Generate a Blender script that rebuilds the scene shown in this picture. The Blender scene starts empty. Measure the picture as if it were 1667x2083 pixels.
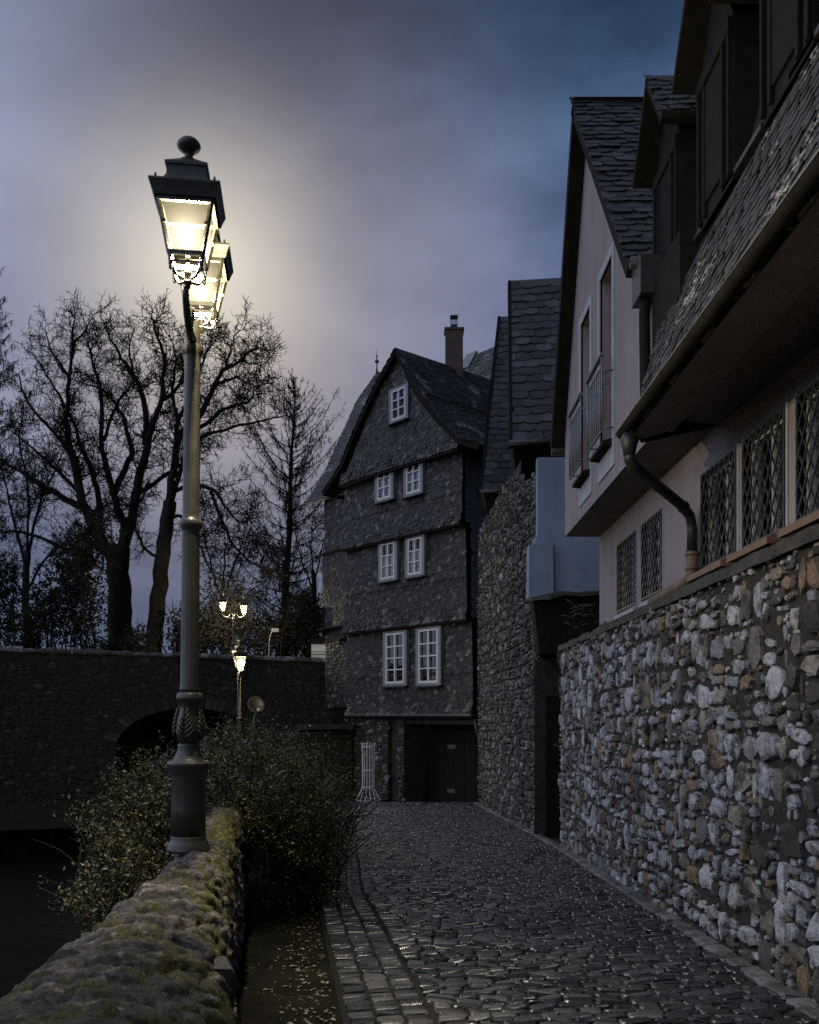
import bpy, math, random
from mathutils import Vector as V, noise as NZ
R = math.radians
rnd = random.Random(7)
F, CX, HY = 1900.0, 840.0, 1455.0           # focal length and vanishing point of the lane, photo pixels; eye at the origin

def P(px, py, d):                            # photo pixel at a known distance -> place
    return V(((px - CX) * d / F, d, (HY - py) * d / F))
def gz(d):                                   # lane surface
    return -(1.5 + 0.04 * d)

sc = bpy.context.scene
COL = sc.collection

# ------------------------------------------------------------------ mesh builder
class MB:
    def __init__(s): s.v = []; s.f = []; s.sm = []
    def add(s, vs, fs, smooth=False):
        b = len(s.v); s.v.extend([tuple(p) for p in vs])
        for f in fs: s.f.append([i + b for i in f]); s.sm.append(smooth)
    def poly(s, *pts): s.add(pts, [list(range(len(pts)))])
    def boxf(s, o, a, b, c):                 # corner o, three edge vectors
        o, a, b, c = V(o), V(a), V(b), V(c)
        vs = [o, o+a, o+a+b, o+b, o+c, o+a+c, o+a+b+c, o+b+c]
        fs = [[0,3,2,1],[4,5,6,7],[0,1,5,4],[1,2,6,5],[2,3,7,6],[3,0,4,7]]
        if a.cross(b).dot(c) < 0: fs = [f[::-1] for f in fs]
        s.add(vs, fs)
    def box(s, x0, x1, y0, y1, z0, z1): s.boxf((x0,y0,z0),(x1-x0,0,0),(0,y1-y0,0),(0,0,z1-z0))
    def slab(s, pts, th):                    # planar polygon extruded by vector th
        n = len(pts); pts = [V(p) for p in pts]; th = V(th)
        vs = pts + [p + th for p in pts]
        fs = [list(range(n))[::-1], list(range(n, 2*n))] + [[i, (i+1) % n, n+(i+1) % n, n+i] for i in range(n)]
        nr = V((0,0,0))
        for i in range(n): nr += pts[i].cross(pts[(i+1) % n])
        if nr.dot(th) < 0: fs = [f[::-1] for f in fs]
        s.add(vs, fs)
    def bar(s, a, b, w, t, up=(0,0,1)):      # rectangular bar a->b
        a, b = V(a), V(b); d = (b - a); up = V(up)
        x = d.cross(up)
        if x.length < 1e-6: x = d.cross(V((0,1,0)))
        x.normalize(); y = x.cross(d).normalized()
        s.boxf(a - x*w/2 - y*t/2, d, x*w, y*t)
    def tube(s, pts, rad, n=6, cap=True, smooth=True):
        pts = [V(p) for p in pts]; k = len(pts); vs = []; fs = []
        if not hasattr(rad, '__len__'): rad = [rad]*k
        ref = None
        for i, p in enumerate(pts):
            t = (pts[min(i+1,k-1)] - pts[max(i-1,0)])
            t = t.normalized() if t.length > 1e-9 else V((0,0,1))
            if ref is None: ref = V((1,0,0)) if abs(t.x) < .8 else V((0,1,0))
            x = (ref - t*ref.dot(t)).normalized(); ref = x; y = t.cross(x)
            for j in range(n):
                a = 2*math.pi*j/n
                vs.append(p + (x*math.cos(a) + y*math.sin(a))*rad[i])
        for i in range(k-1):
            for j in range(n):
                fs.append([i*n+j, i*n+(j+1)%n, (i+1)*n+(j+1)%n, (i+1)*n+j])
        if cap: fs += [list(range(n))[::-1], [(k-1)*n+j for j in range(n)]]
        s.add(vs, fs, smooth)
    def lathe(s, prof, n=24, o=(0,0,0), flute=None, smooth=True, rot=0):   # prof: (radius, z); flute(z)->depth
        o = V(o); vs = []; fs = []
        for r, z in prof:
            fl = flute(z) if flute else 0
            for j in range(n):
                a = 2*math.pi*j/n + rot
                rr = r - (fl if j % 3 == 0 else 0)
                vs.append(o + V((rr*math.cos(a), rr*math.sin(a), z)))
        k = len(prof)
        for i in range(k-1):
            for j in range(n): fs.append([i*n+j, i*n+(j+1)%n, (i+1)*n+(j+1)%n, (i+1)*n+j])
        fs += [list(range(n))[::-1], [(k-1)*n+j for j in range(n)]]
        s.add(vs, fs, smooth)
    def sphere(s, o, r, n=10, m=6, sz=1.0):
        s.lathe([(max(1e-4, r*math.sin(math.pi*i/m)), -r*sz*math.cos(math.pi*i/m)) for i in range(m+1)], n, o)
    def build(s, name, mat, parent=None, loc=None):
        me = bpy.data.meshes.new(name)
        me.from_pydata(s.v, [], s.f)
        me.polygons.foreach_set('use_smooth', s.sm)
        me.materials.append(mat); me.update()
        o = bpy.data.objects.new(name, me); COL.objects.link(o)
        if parent: o.parent = parent
        if loc: o.location = loc
        return o

def tag(o, label, cat, group=None):
    o['label'] = label; o['category'] = cat
    if group: o['group'] = group
    return o
def thing(name, label, cat, loc=(0,0,0), group=None):
    o = bpy.data.objects.new(name, None); COL.objects.link(o); o.location = loc
    return tag(o, label, cat, group)
def struct(o, kind='structure'):
    o['kind'] = kind; return o
def copy_tree(o, parent=None):
    c = o.copy(); COL.objects.link(c)
    if parent: c.parent = parent
    for ch in list(o.children): copy_tree(ch, c)
    return c

# ------------------------------------------------------------------ materials
class NT:
    def __init__(s, name):
        s.m = bpy.data.materials.new(name); s.m.use_nodes = True
        s.t = s.m.node_tree; s.t.nodes.clear()
        s.out = s.n('ShaderNodeOutputMaterial')
    def n(s, typ, **kw):
        x = s.t.nodes.new(typ)
        for k, v in kw.items(): setattr(x, k, v)
        return x
    def l(s, a, b): s.t.links.new(a, b)
def ramp(nt, fac, stops, interp='LINEAR'):
    r = nt.n('ShaderNodeValToRGB'); cr = r.color_ramp; cr.interpolation = interp
    while len(cr.elements) < len(stops): cr.elements.new(.5)
    for e, (p, c) in zip(cr.elements, stops):
        e.position = p; e.color = (*c, 1) if len(c) == 3 else c
    nt.l(fac, r.inputs[0]); return r.outputs[0]
def noise(nt, scale, detail=4, rough=.6, vec=None):
    x = nt.n('ShaderNodeTexNoise'); x.inputs['Scale'].default_value = scale
    x.inputs['Detail'].default_value = detail; x.inputs['Roughness'].default_value = rough
    if vec is None:
        tc = nt.n('ShaderNodeTexCoord'); vec = tc.outputs['Object']
    nt.l(vec, x.inputs['Vector']); return x.outputs['Fac']
def mix(nt, fac, a, b, mode='MIX'):
    x = nt.n('ShaderNodeMix', data_type='RGBA', blend_type=mode)
    if isinstance(fac, (int, float)): x.inputs[0].default_value = fac
    else: nt.l(fac, x.inputs[0])
    for v, i in ((a, 6), (b, 7)):
        if isinstance(v, (tuple, list)): x.inputs[i].default_value = (*v, 1)
        else: nt.l(v, x.inputs[i])
    return x.outputs[2]
def island(nt):
    return nt.n('ShaderNodeNewGeometry').outputs['Random Per Island']
def finish(nt, col, rough=.8, bump=None, bs=.3, bd=.02, spec=.5, metal=0):
    b = nt.n('ShaderNodeBsdfPrincipled')
    if spec > .9: b.inputs['IOR'].default_value = 2.1; spec = .5
    if isinstance(col, (tuple, list)): b.inputs['Base Color'].default_value = (*col, 1)
    else: nt.l(col, b.inputs['Base Color'])
    if isinstance(rough, (int, float)): b.inputs['Roughness'].default_value = rough
    else: nt.l(rough, b.inputs['Roughness'])
    b.inputs['Specular IOR Level'].default_value = spec; b.inputs['Metallic'].default_value = metal
    if bump is not None:
        bp = nt.n('ShaderNodeBump'); bp.inputs['Strength'].default_value = bs; bp.inputs['Distance'].default_value = bd
        nt.l(bump, bp.inputs['Height']); nt.l(bp.outputs[0], b.inputs['Normal'])
    nt.l(b.outputs[0], nt.out.inputs[0]); return nt.m

def m_noise(name, a, b, scale=6, rough=.8, bs=.3, bd=.02, spec=.4, metal=0, lo=.35, hi=.65):
    nt = NT(name); f = noise(nt, scale, 6, .65); f2 = noise(nt, scale*7, 4, .7)
    return finish(nt, ramp(nt, f, [(lo, a), (hi, b)]), rough, f2, bs, bd, spec, metal)
def m_island(name, cols, nscale=30, rough=.8, bs=.5, bd=.01, spec=.4, dirt=.5, dirtcol=(.02,.018,.014), dscale=9, dlo=.42, dhi=.7, wet=False):
    nt = NT(name); r = island(nt)
    k = len(cols); base = ramp(nt, r, [(i/k, c) for i, c in enumerate(cols)], 'CONSTANT')
    f = noise(nt, nscale, 5, .7); d = noise(nt, dscale, 5, .7)
    sp = ramp(nt, f, [(.3, (.55,.55,.55)), (.7, (1.2,1.2,1.2))])
    col = mix(nt, 1.0, base, sp, 'MULTIPLY')
    dm = ramp(nt, d, [(dlo, (0,0,0)), (dhi, (dirt,dirt,dirt))])
    if wet:                                                # puddled stones shine, dry ones do not
        g = noise(nt, 1.3, 3, .6); a = nt.n('ShaderNodeMath', operation='MULTIPLY_ADD'); nt.l(r, a.inputs[0]); a.inputs[1].default_value = .5; nt.l(g, a.inputs[2])
        rough = ramp(nt, a.outputs[0], [(.45,(.22,.22,.22)),(.9,(.50,.50,.50))])
    return finish(nt, mix(nt, dm, col, dirtcol), rough, f, bs, bd, spec)

M = {}
M['stone'] = m_island('rubble_stone', [(.26,.265,.29),(.34,.34,.36),(.20,.205,.225),(.44,.44,.46),(.165,.15,.13),(.26,.23,.19),(.20,.135,.08),(.36,.365,.39),(.045,.04,.033),(.29,.295,.315),(.20,.165,.12),(.10,.09,.078),(.31,.30,.29),(.13,.12,.105),(.39,.39,.41),(.065,.058,.048)],
                      nscale=26, bs=1.0, bd=.02, dirt=.93, dscale=4.5, dlo=.45, dhi=.64)
M['stone_dark'] = m_island('weathered_stone', [(.13,.125,.12),(.08,.075,.068),(.20,.20,.205),(.05,.045,.038),(.10,.09,.075),(.28,.275,.27),(.06,.055,.05)], nscale=20, bs=.8, bd=.03, dirt=.95, dscale=3, dlo=.40, dhi=.62)
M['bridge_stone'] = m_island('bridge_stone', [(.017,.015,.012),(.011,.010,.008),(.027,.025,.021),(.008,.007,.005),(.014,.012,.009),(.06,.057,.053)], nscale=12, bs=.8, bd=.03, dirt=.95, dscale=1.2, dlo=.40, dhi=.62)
M['mortar'] = m_noise('old_mortar', (.012,.0105,.008), (.042,.036,.027), 8, .95, .9, .03)
def m_plaster(name, a, b):
    nt = NT(name); tc = nt.n('ShaderNodeTexCoord')
    mp = nt.n('ShaderNodeMapping'); nt.l(tc.outputs['Object'], mp.inputs[0]); mp.inputs['Scale'].default_value = (4, 4, .5)
    f = noise(nt, 1.1, 6, .65); g = noise(nt, 1.6, 5, .7, mp.outputs[0]); h = noise(nt, 45, 4, .7); k = noise(nt, 5, 6, .75)
    c = ramp(nt, f, [(.3, a), (.7, b)])
    c = mix(nt, 1.0, c, ramp(nt, g, [(.30,(.80,.79,.77)),(.50,(1,1,1))]), 'MULTIPLY')
    c = mix(nt, 1.0, c, ramp(nt, k, [(.30,(.78,.77,.75)),(.45,(1,1,1))]), 'MULTIPLY')
    return finish(nt, c, .93, h, .5, .006, .2)
M['pink'] = m_plaster('pink_plaster', (.195,.165,.168), (.24,.205,.205))
M['blueplaster'] = m_plaster('pale_plaster', (.15,.19,.24), (.215,.265,.325))
M['trim'] = m_noise('pale_trim', (.24,.245,.26), (.30,.305,.32), 5, .8, .2, .004)
M['soffit'] = m_noise('soffit_boards', (.14,.115,.10), (.19,.16,.14), 3, .9, .2, .004, .2)
M['slate'] = m_island('slate', [(.011,.009,.006),(.018,.015,.011),(.007,.006,.0045),(.034,.030,.025),(.012,.010,.007),(.020,.0165,.0115),(.052,.048,.041),(.009,.0075,.0055),(.014,.0115,.008),(.026,.022,.017),(.013,.011,.008),(.11,.102,.088)], nscale=18, rough=.55, bs=.6, bd=.01, spec=.25, dirt=.75, dirtcol=(.016,.016,.012), dscale=1.3)
M['slate_roof'] = m_island('roof_slate', [(.026,.027,.03),(.036,.038,.042),(.02,.021,.023),(.046,.048,.052),(.03,.03,.03)], nscale=10, rough=.36, bs=.4, bd=.01, dirt=.5, dirtcol=(.03,.03,.024), dscale=3)
def m_lichen():
    nt = NT('mossy_roof_slate'); r = island(nt)
    base = ramp(nt, r, [(0,(.015,.015,.014)),(.2,(.022,.021,.019)),(.45,(.011,.011,.010)),(.7,(.027,.025,.022))], 'CONSTANT')
    f = noise(nt, 26, 3, .6); g = noise(nt, 1.6, 3, .5)
    a = nt.n('ShaderNodeMath', operation='MULTIPLY'); nt.l(f, a.inputs[0]); nt.l(g, a.inputs[1])
    lm = ramp(nt, a.outputs[0], [(.345,(0,0,0)),(.37,(1,1,1))])
    return finish(nt, mix(nt, lm, base, (.34,.33,.29)), .6, f, .5, .01)
M['lichen'] = m_lichen()
M['roof_wet'] = m_island('wet_roof_slate', [(.028,.03,.034),(.04,.043,.05),(.02,.021,.022),(.06,.064,.072),(.03,.03,.03),(.016,.016,.016)], nscale=12, rough=.26, bs=.6, bd=.015, dirt=.6, dirtcol=(.03,.03,.024), dscale=3)
M['blackwood'] = m_noise('dark_timber', (.008,.007,.006), (.015,.013,.010), 10, .9, .4, .01, .1)
M['iron'] = m_noise('painted_cast_iron', (.026,.024,.015), (.050,.045,.029), 14, .42, .25, .004, .5)
M['zinc'] = m_noise('zinc', (.10,.105,.11), (.17,.17,.175), 8, .45, .2, .004, .5, .6)
M['darkzinc'] = m_noise('dark_zinc', (.022,.021,.020), (.038,.036,.034), 8, .5, .2, .004, .5, .4)
M['rusty'] = m_noise('rusty_pipe', (.09,.06,.04), (.17,.115,.075), 9, .7, .3, .004, .3)
M['white'] = m_noise('white_paint', (.38,.38,.375), (.52,.52,.51), 9, .5, .1, .003)
M['greypaint'] = m_noise('grey_paint', (.13,.135,.14), (.17,.175,.175), 9, .6, .1, .003)
M['darkpaint'] = m_noise('dark_board_paint', (.012,.011,.011), (.019,.018,.018), 9, .6, .1, .003)
M['brown'] = m_noise('brown_sill', (.10,.058,.036), (.14,.082,.05), 9, .6, .2, .003)
M['railing'] = m_noise('galvanised_rail', (.10,.11,.125), (.15,.16,.175), 9, .5, .1, .003, .5, .3)
M['grille'] = m_noise('iron_lattice', (.02,.021,.024), (.035,.036,.04), 9, .5, .1, .003)
M['curtain'] = m_noise('lace_curtain', (.22,.23,.25), (.5,.5,.52), 40, .9, .3, .004, .1)
M['void'] = m_noise('dark_interior', (.006,.006,.006), (.012,.011,.01), 4, .9, .1, .003, .1)
M['shade_lining'] = m_noise('black_shade', (.0016,.0016,.0014), (.0025,.0024,.002), 8, 1, .1, .002, 0)  # near-black colour that stands in for shade in the lantern top
M['brick'] = None
M['bark'] = m_noise('bark', (.014,.012,.009), (.03,.026,.02), 9, .95, .8, .02, .1)
M['needle'] = m_noise('needles', (.010,.011,.008), (.022,.021,.014), 3, .9, .1, .003, .1)
M['soil'] = m_noise('dark_soil', (.005,.005,.004), (.013,.012,.009), 3, 1.0, .8, .03, .05)
M['plaster_far'] = m_noise('far_plaster', (.45,.47,.5), (.55,.56,.58), 2, .9, .2, .01, .2)
M['sett'] = m_island('cobble_sett', [(.010,.010,.010),(.018,.017,.015),(.007,.007,.006),(.036,.034,.031),(.013,.012,.010),(.024,.023,.021)], nscale=40, rough=.24, bs=.9, bd=.005, dirt=.6, dirtcol=(.02,.019,.014), dscale=14, spec=1.0, dlo=.5, wet=True)
M['kerb'] = m_island('kerb_stone', [(.13,.13,.12),(.17,.165,.155),(.10,.098,.09),(.2,.195,.185)], nscale=40, rough=.55, bs=.7, bd=.008, dirt=.7)
M['joint'] = m_noise('joint_soil', (.005,.005,.004), (.012,.011,.008), 20, .9, .6, .01, .2)

def m_brick():
    nt = NT('chimney_brick'); tc = nt.n('ShaderNodeTexCoord')
    mp = nt.n('ShaderNodeMapping'); mp.inputs['Rotation'].default_value = (R(90), 0, 0); nt.l(tc.outputs['Object'], mp.inputs[0])
    b = nt.n('ShaderNodeTexBrick'); nt.l(mp.outputs[0], b.inputs[0])
    b.inputs['Color1'].default_value = (.10,.055,.04,1); b.inputs['Color2'].default_value = (.065,.04,.03,1); b.inputs['Mortar'].default_value = (.09,.08,.07,1)
    b.inputs['Scale'].default_value = 1; b.inputs['Mortar Size'].default_value = .008
    b.inputs['Brick Width'].default_value = .25; b.inputs['Row Height'].default_value = .085
    return finish(nt, b.outputs[0], .9)
M['brick'] = m_brick()
def m_leaf(name, cols, trans=.25, rough=.45):
    nt = NT(name); r = island(nt); k = len(cols)
    c = ramp(nt, r, [(i/k, x) for i, x in enumerate(cols)], 'CONSTANT')
    b = nt.n('ShaderNodeBsdfPrincipled'); nt.l(c, b.inputs['Base Color']); b.inputs['Roughness'].default_value = rough
    t = nt.n('ShaderNodeBsdfTranslucent'); nt.l(c, t.inputs[0])
    mx = nt.n('ShaderNodeMixShader'); mx.inputs[0].default_value = trans
    nt.l(b.outputs[0], mx.inputs[1]); nt.l(t.outputs[0], mx.inputs[2]); nt.l(mx.outputs[0], nt.out.inputs[0]); return nt.m
M['leaf'] = m_leaf('bramble_leaf', [(.020,.024,.008),(.050,.054,.015),(.008,.010,.004),(.065,.058,.014),(.010,.012,.005),(.065,.040,.010),(.024,.030,.011),(.12,.12,.03)])
M['leafdark'] = m_leaf('thicket_leaf', [(.008,.009,.005),(.012,.012,.006),(.006,.007,.004),(.015,.013,.007)], .2, .9)
M['fallen'] = m_leaf('fallen_leaf', [(.12,.10,.06),(.07,.06,.03),(.17,.155,.11),(.05,.04,.018)], .0, .5)
def m_moss():
    nt = NT('mossy_coping')
    tc = nt.n('ShaderNodeTexCoord'); mp = nt.n('ShaderNodeMapping'); nt.l(tc.outputs['Object'], mp.inputs[0]); mp.inputs['Scale'].default_value = (5, 11, 6)
    vo_ = nt.n('ShaderNodeTexVoronoi'); nt.l(mp.outputs[0], vo_.inputs['Vector']); vo_.inputs['Scale'].default_value = 1
    sp3 = nt.n('ShaderNodeSeparateColor'); nt.l(vo_.outputs['Color'], sp3.inputs[0])
    base = ramp(nt, sp3.outputs[0], [(0,(.085,.07,.056)),(.25,(.034,.030,.025)),(.5,(.15,.12,.10)),(.75,(.055,.050,.043)),(1,(.10,.093,.088))])
    f = noise(nt, 70, 6, .75); d = noise(nt, 5, 5, .75); e = noise(nt, 26, 5, .75); l = noise(nt, 13, 3, .6)
    base = mix(nt, 1.0, base, ramp(nt, e, [(.40,(.10,.10,.10)),(.62,(1.5,1.5,1.5))]), 'MULTIPLY')
    base = mix(nt, ramp(nt, l, [(.66,(0,0,0)),(.72,(.7,.7,.7))]), base, (.36,.34,.31))
    geo = nt.n('ShaderNodeNewGeometry'); sx = nt.n('ShaderNodeSeparateXYZ'); nt.l(geo.outputs['Normal'], sx.inputs[0])
    up = nt.n('ShaderNodeMath', operation='MULTIPLY_ADD'); nt.l(sx.outputs[0], up.inputs[0]); up.inputs[1].default_value = .11; nt.l(d, up.inputs[2])
    mm = ramp(nt, up.outputs[0], [(.51,(0,0,0)),(.56,(1,1,1))])
    mc = ramp(nt, f, [(.3,(.010,.012,.003)),(.52,(.045,.045,.009)),(.70,(.20,.175,.035))])
    return finish(nt, mix(nt, mm, base, mc), .8, f, 1.0, .012, .3)
M['moss'] = m_moss()
def m_glass():
    nt = NT('window_glass'); tr = nt.n('ShaderNodeBsdfTransparent'); tr.inputs[0].default_value = (.85,.9,.92,1)
    gl = nt.n('ShaderNodeBsdfGlossy'); gl.inputs['Roughness'].default_value = .04
    fr = nt.n('ShaderNodeFresnel'); fr.inputs[0].default_value = 1.6
    mx = nt.n('ShaderNodeMixShader'); nt.l(fr.outputs[0], mx.inputs[0]); nt.l(tr.outputs[0], mx.inputs[1]); nt.l(gl.outputs[0], mx.inputs[2])
    nt.l(mx.outputs[0], nt.out.inputs[0]); return nt.m
M['glass'] = m_glass()
def m_frost():
    nt = NT('frosted_lantern_glass'); tr = nt.n('ShaderNodeBsdfTransparent'); tr.inputs[0].default_value = (.24,.23,.20,1)
    tl = nt.n('ShaderNodeBsdfTranslucent'); tl.inputs[0].default_value = (.0072,.0070,.0060,1)
    mx = nt.n('ShaderNodeMixShader'); mx.inputs[0].default_value = .16
    nt.l(tr.outputs[0], mx.inputs[1]); nt.l(tl.outputs[0], mx.inputs[2]); nt.l(mx.outputs[0], nt.out.inputs[0]); return nt.m
M['frost'] = m_frost()
def m_bulb():
    nt = NT('lit_bulb'); e = nt.n('ShaderNodeEmission'); e.inputs[0].default_value = (1,.93,.76,1); e.inputs[1].default_value = 7
    tr = nt.n('ShaderNodeBsdfTransparent'); mx = nt.n('ShaderNodeMixShader'); mx.inputs[0].default_value = .12
    nt.l(tr.outputs[0], mx.inputs[1]); nt.l(e.outputs[0], mx.inputs[2]); nt.l(mx.outputs[0], nt.out.inputs[0]); return nt.m
M['bulb'] = m_bulb()

# ------------------------------------------------------------------ pattern generators
def rubble(mb, o, U, Vv, N, w, h, sl, sh, dep, seed, mask=None, skip=.05, gap=.015, seg=10, rough=.30):
    """irregular field stones on the rectangle o + u*U + v*V: wandering tall courses whose cells hold one to three stacked stones"""
    q = random.Random(seed); o, U, Vv, N = V(o), V(U), V(Vv), V(N)
    flip = U.cross(Vv).dot(N) < 0
    def stone(cu, cv, L, H):
        if cu < 0 or cu > w or cv < 0 or cv > h or q.random() < skip or (mask and not mask(cu, cv)): return
        a, b = max(.02, L/2 - gap*q.uniform(.5,1.3)), max(.02, H/2 - gap*q.uniform(.4,1.2))
        e = q.uniform(2.0, 5.0); rot = q.gauss(0,.13); D = dep*q.uniform(.35, 1.15)
        tu, tv = q.uniform(-.5,.5), q.uniform(-.5,.5)
        sk = q.uniform(-.28,.28); tp = q.uniform(-.35,.35); pts = []
        for j in range(seg):
            t = 2*math.pi*(j + q.uniform(-.3,.3))/seg; c, s_ = math.cos(t), math.sin(t)
            rr = (abs(c)**e + abs(s_)**e) ** (-1/e) * q.uniform(1-rough, 1.04)
            x, y = a*c*rr, b*s_*rr
            x = x*(1 + tp*y/b*.6) + sk*y*.5
            pts.append((x*math.cos(rot) - y*math.sin(rot), x*math.sin(rot) + y*math.cos(rot)))
        vs = []
        for k, dd in ((1.0, -.025), (.95, D*.66), (.66, D*.95)):
            for x, y in pts:
                jt = q.uniform(-.16,.16)*D if k < 1 else 0
                z = dd + jt + ((x/a*tu + y/b*tv)*D*.6 if k < 1 else 0)
                vs.append(o + U*(cu + x*k) + Vv*(cv + y*k) + N*z)
        vs.append(o + U*(cu+q.uniform(-.2,.2)*a) + Vv*(cv+q.uniform(-.2,.2)*b) + N*(D*q.uniform(.85,1.15)))
        fs = []
        for r_ in range(2):
            for j in range(seg): fs.append([r_*seg+j, r_*seg+(j+1)%seg, (r_+1)*seg+(j+1)%seg, (r_+1)*seg+j])
        for j in range(seg): fs.append([2*seg+j, 2*seg+(j+1)%seg, 3*seg])
        if flip: fs = [f[::-1] for f in fs]
        mb.add(vs, fs, False)
    v = -sh*.3; RH = sh*1.7
    while v < h + RH:
        u = -q.random()*sl; rh = RH*q.uniform(.8,1.25)
        while u < w:
            wv = NZ.noise((u*.5, v*.9, seed*1.3))*RH*.55
            L = sl*q.choice((.5,.65,.8,.95,1.15,1.4))*q.uniform(.85,1.15)
            n_ = q.choices((1,2,3), (.22,.53,.25))[0]
            cuts = [0] + sorted(q.uniform(.25,.75) if n_ == 2 else (q.uniform(.24,.42) if i == 0 else q.uniform(.58,.76)) for i in range(n_-1)) + [1]
            for c0, c1 in zip(cuts, cuts[1:]):
                H = rh*(c1-c0); cv = v + wv + rh*(c0+c1)/2
                if L > H*2.4 and q.random() < .7:
                    f = q.uniform(.38,.62); stone(u + L*f/2, cv, L*f, H); stone(u + L*(1+f)/2, cv + q.uniform(-.1,.1)*H, L*(1-f), H)
                else: stone(u + L/2, cv, L, H)
            u += L
        v += rh

def bumpy(mb, o, U, Vv, N, w, h, step, amp, seed, fn=None):
    """lumpy bedding surface behind the stones"""
    o, U, Vv, N = V(o), V(U), V(Vv), V(N)
    nu, nv = max(1, int(w/step)), max(1, int(h/step)); vs = []; fs = []
    for j in range(nv+1):
        for i in range(nu+1):
            u, v = w*i/nu, h*j/nv; p = o + U*u + Vv*v
            vs.append(p + N*(amp*NZ.noise((u*3.1+seed, v*3.1, seed*1.7)) + (fn(u, v) if fn else 0)))
    for j in range(nv):
        for i in range(nu):
            a = j*(nu+1)+i; fs.append([a, a+1, a+nu+2, a+nu+1])
    if U.cross(Vv).dot(N) < 0: fs = [f[::-1] for f in fs]
    mb.add(vs, fs, True)

def slates(mb, o, U, Vv, w, h, sw, sh, seed, inside=None, slant=0.0, lift=.014, N=None, jit=.5, pointy=.3, edge=None):
    """overlapping slates with rounded tails on o + u*U + v*V (V points up the slope)"""
    q = random.Random(seed); o, U, Vv = V(o), V(U).normalized(), V(Vv).normalized()
    if N is None: N = U.cross(Vv).normalized()
    rows = int(h/sh) + 2
    for r_ in range(-1, rows):
        off = (.5 if r_ % 2 else 0) * sw + q.uniform(-.1,.1)*sw
        for c in range(-1, int(w/sw) + 2):
            u0 = c*sw + off; v0 = r_*sh + slant*(u0 - w/2)
            vv = v0 + sh*.5; uc = u0 + sw/2
            if uc < -.02 or uc > w+.02 or vv < -.3*sh or vv > h: continue
            if inside and not inside(uc, vv): continue
            wd = sw*q.uniform(.94,1.04); ln = sh*1.5
            lf = lift*q.uniform(1-jit, 1+jit); tw = q.uniform(-jit,jit)*lift*.8
            ex = q.uniform(-.12,.12)*sh
            def pt(x, y, z):
                vq = min(v0 + ex + y, h+.02); a_, b_ = edge(vq) if edge else (0, w)
                return o + U*min(max(u0 + x*wd, a_-.012), b_+.012) + Vv*vq + N*z
            b = pointy*sh
            top = [pt(0, ln, .0), pt(0, b, lf - tw + .002), pt(.22, b*.22, lf - tw*.5 + .003), pt(.55, 0, lf + .003), pt(.85, b*.35, lf + tw*.5 + .003), pt(1, b*1.1, lf + tw + .002), pt(1, ln, .0)]
            lip = [p - N*(.009) for p in top[1:6]]
            fs = [list(range(7))] + [[1+i, 7+i, 8+i, 2+i] for i in range(4)]
            mb.add(top + lip, fs, False)

def leafcloud(mb, blobs, n, size, seed, droop=0.0, shell=.55, floor=None):
    """n leaf-sized faces in a union of lumpy ellipsoids (centre, radii)"""
    q = random.Random(seed); wts = [b[1][0]*b[1][1] + b[1][1]*b[1][2] + b[1][0]*b[1][2] for b in blobs]
    k = 0
    while k < n:
        c, r = q.choices(blobs, wts)[0]
        d = V((q.gauss(0,1), q.gauss(0,1), q.gauss(0,1)))
        if d.length < 1e-3: continue
        d.normalize()
        lump = 1 + .45*NZ.noise(d*2.3 + V(c)) + .25*NZ.noise(d*6 + V(c))
        rad = (shell + (1-shell)*q.random()) * lump * (1 + .18*abs(q.gauss(0,.6)))
        p = V(c) + V((d.x*r[0], d.y*r[1], d.z*r[2]))*rad
        if floor is not None and p.z < floor(p): k += 1; continue
        if NZ.noise(p*2.6) < -.30 + .2*q.random(): k += 1; continue
        s = size*q.uniform(.5,1.3)
        a = V((q.gauss(0,1), q.gauss(0,1), q.gauss(0,.7) - droop)).normalized()
        b = a.cross(V((q.gauss(0,1), q.gauss(0,1), q.gauss(0,1)))).normalized()
        nrm = a.cross(b)
        mb.add([p - a*s*.5, p + b*s*.28 + nrm*s*.06, p + a*s*.5, p - b*s*.28 + nrm*s*.06], [[0,1,2,3]])
        k += 1

def wiggle(p, d, L, n, q, wig, up=0.0):
    pts = [V(p)]; d = V(d).normalized()
    for i in range(n):
        d = (d + V((q.uniform(-1,1), q.uniform(-1,1), q.uniform(-1,1)))*wig + V((0,0,up))).normalized()
        pts.append(pts[-1] + d*L/n)
    return pts
def along(pts, t):
    k = (len(pts)-1)*t; i = min(int(k), len(pts)-2); f = k - i
    return pts[i].lerp(pts[i+1], f), (pts[i+1]-pts[i]).normalized()
def twigs(mb, pts, r0, q, lev, dens, Lmul, budget):
    tot = sum((pts[i+1]-pts[i]).length for i in range(len(pts)-1))
    n = max(2, int(tot*dens))
    for i in range(n):
        if budget[0] <= 0: return
        t = (i + q.random())/n
        if lev == 0 and t < .22: continue
        p, d = along(pts, t)
        ax = V((q.gauss(0,1), q.gauss(0,.8), q.gauss(0,1)))
        side = (ax - d*ax.dot(d)).normalized()
        dd = (d*q.uniform(.25,.9) + side + V((0,0,.15)))
        L = Lmul*q.uniform(.5,1.3)*(1.1 - .5*t)
        rr = max(.010, r0*(1-t*.7)*.42)
        ns = 5 if lev < 2 else 4
        sub = wiggle(p, dd, L, ns, q, .42, .05)
        mb.tube(sub, [rr*(1-j/ns) + .006 for j in range(ns+1)], 4 if lev == 0 else 3, False)
        budget[0] -= 1
        if lev < 2: twigs(mb, sub, rr, q, lev+1, dens*1.6, Lmul*.52, budget)

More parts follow.
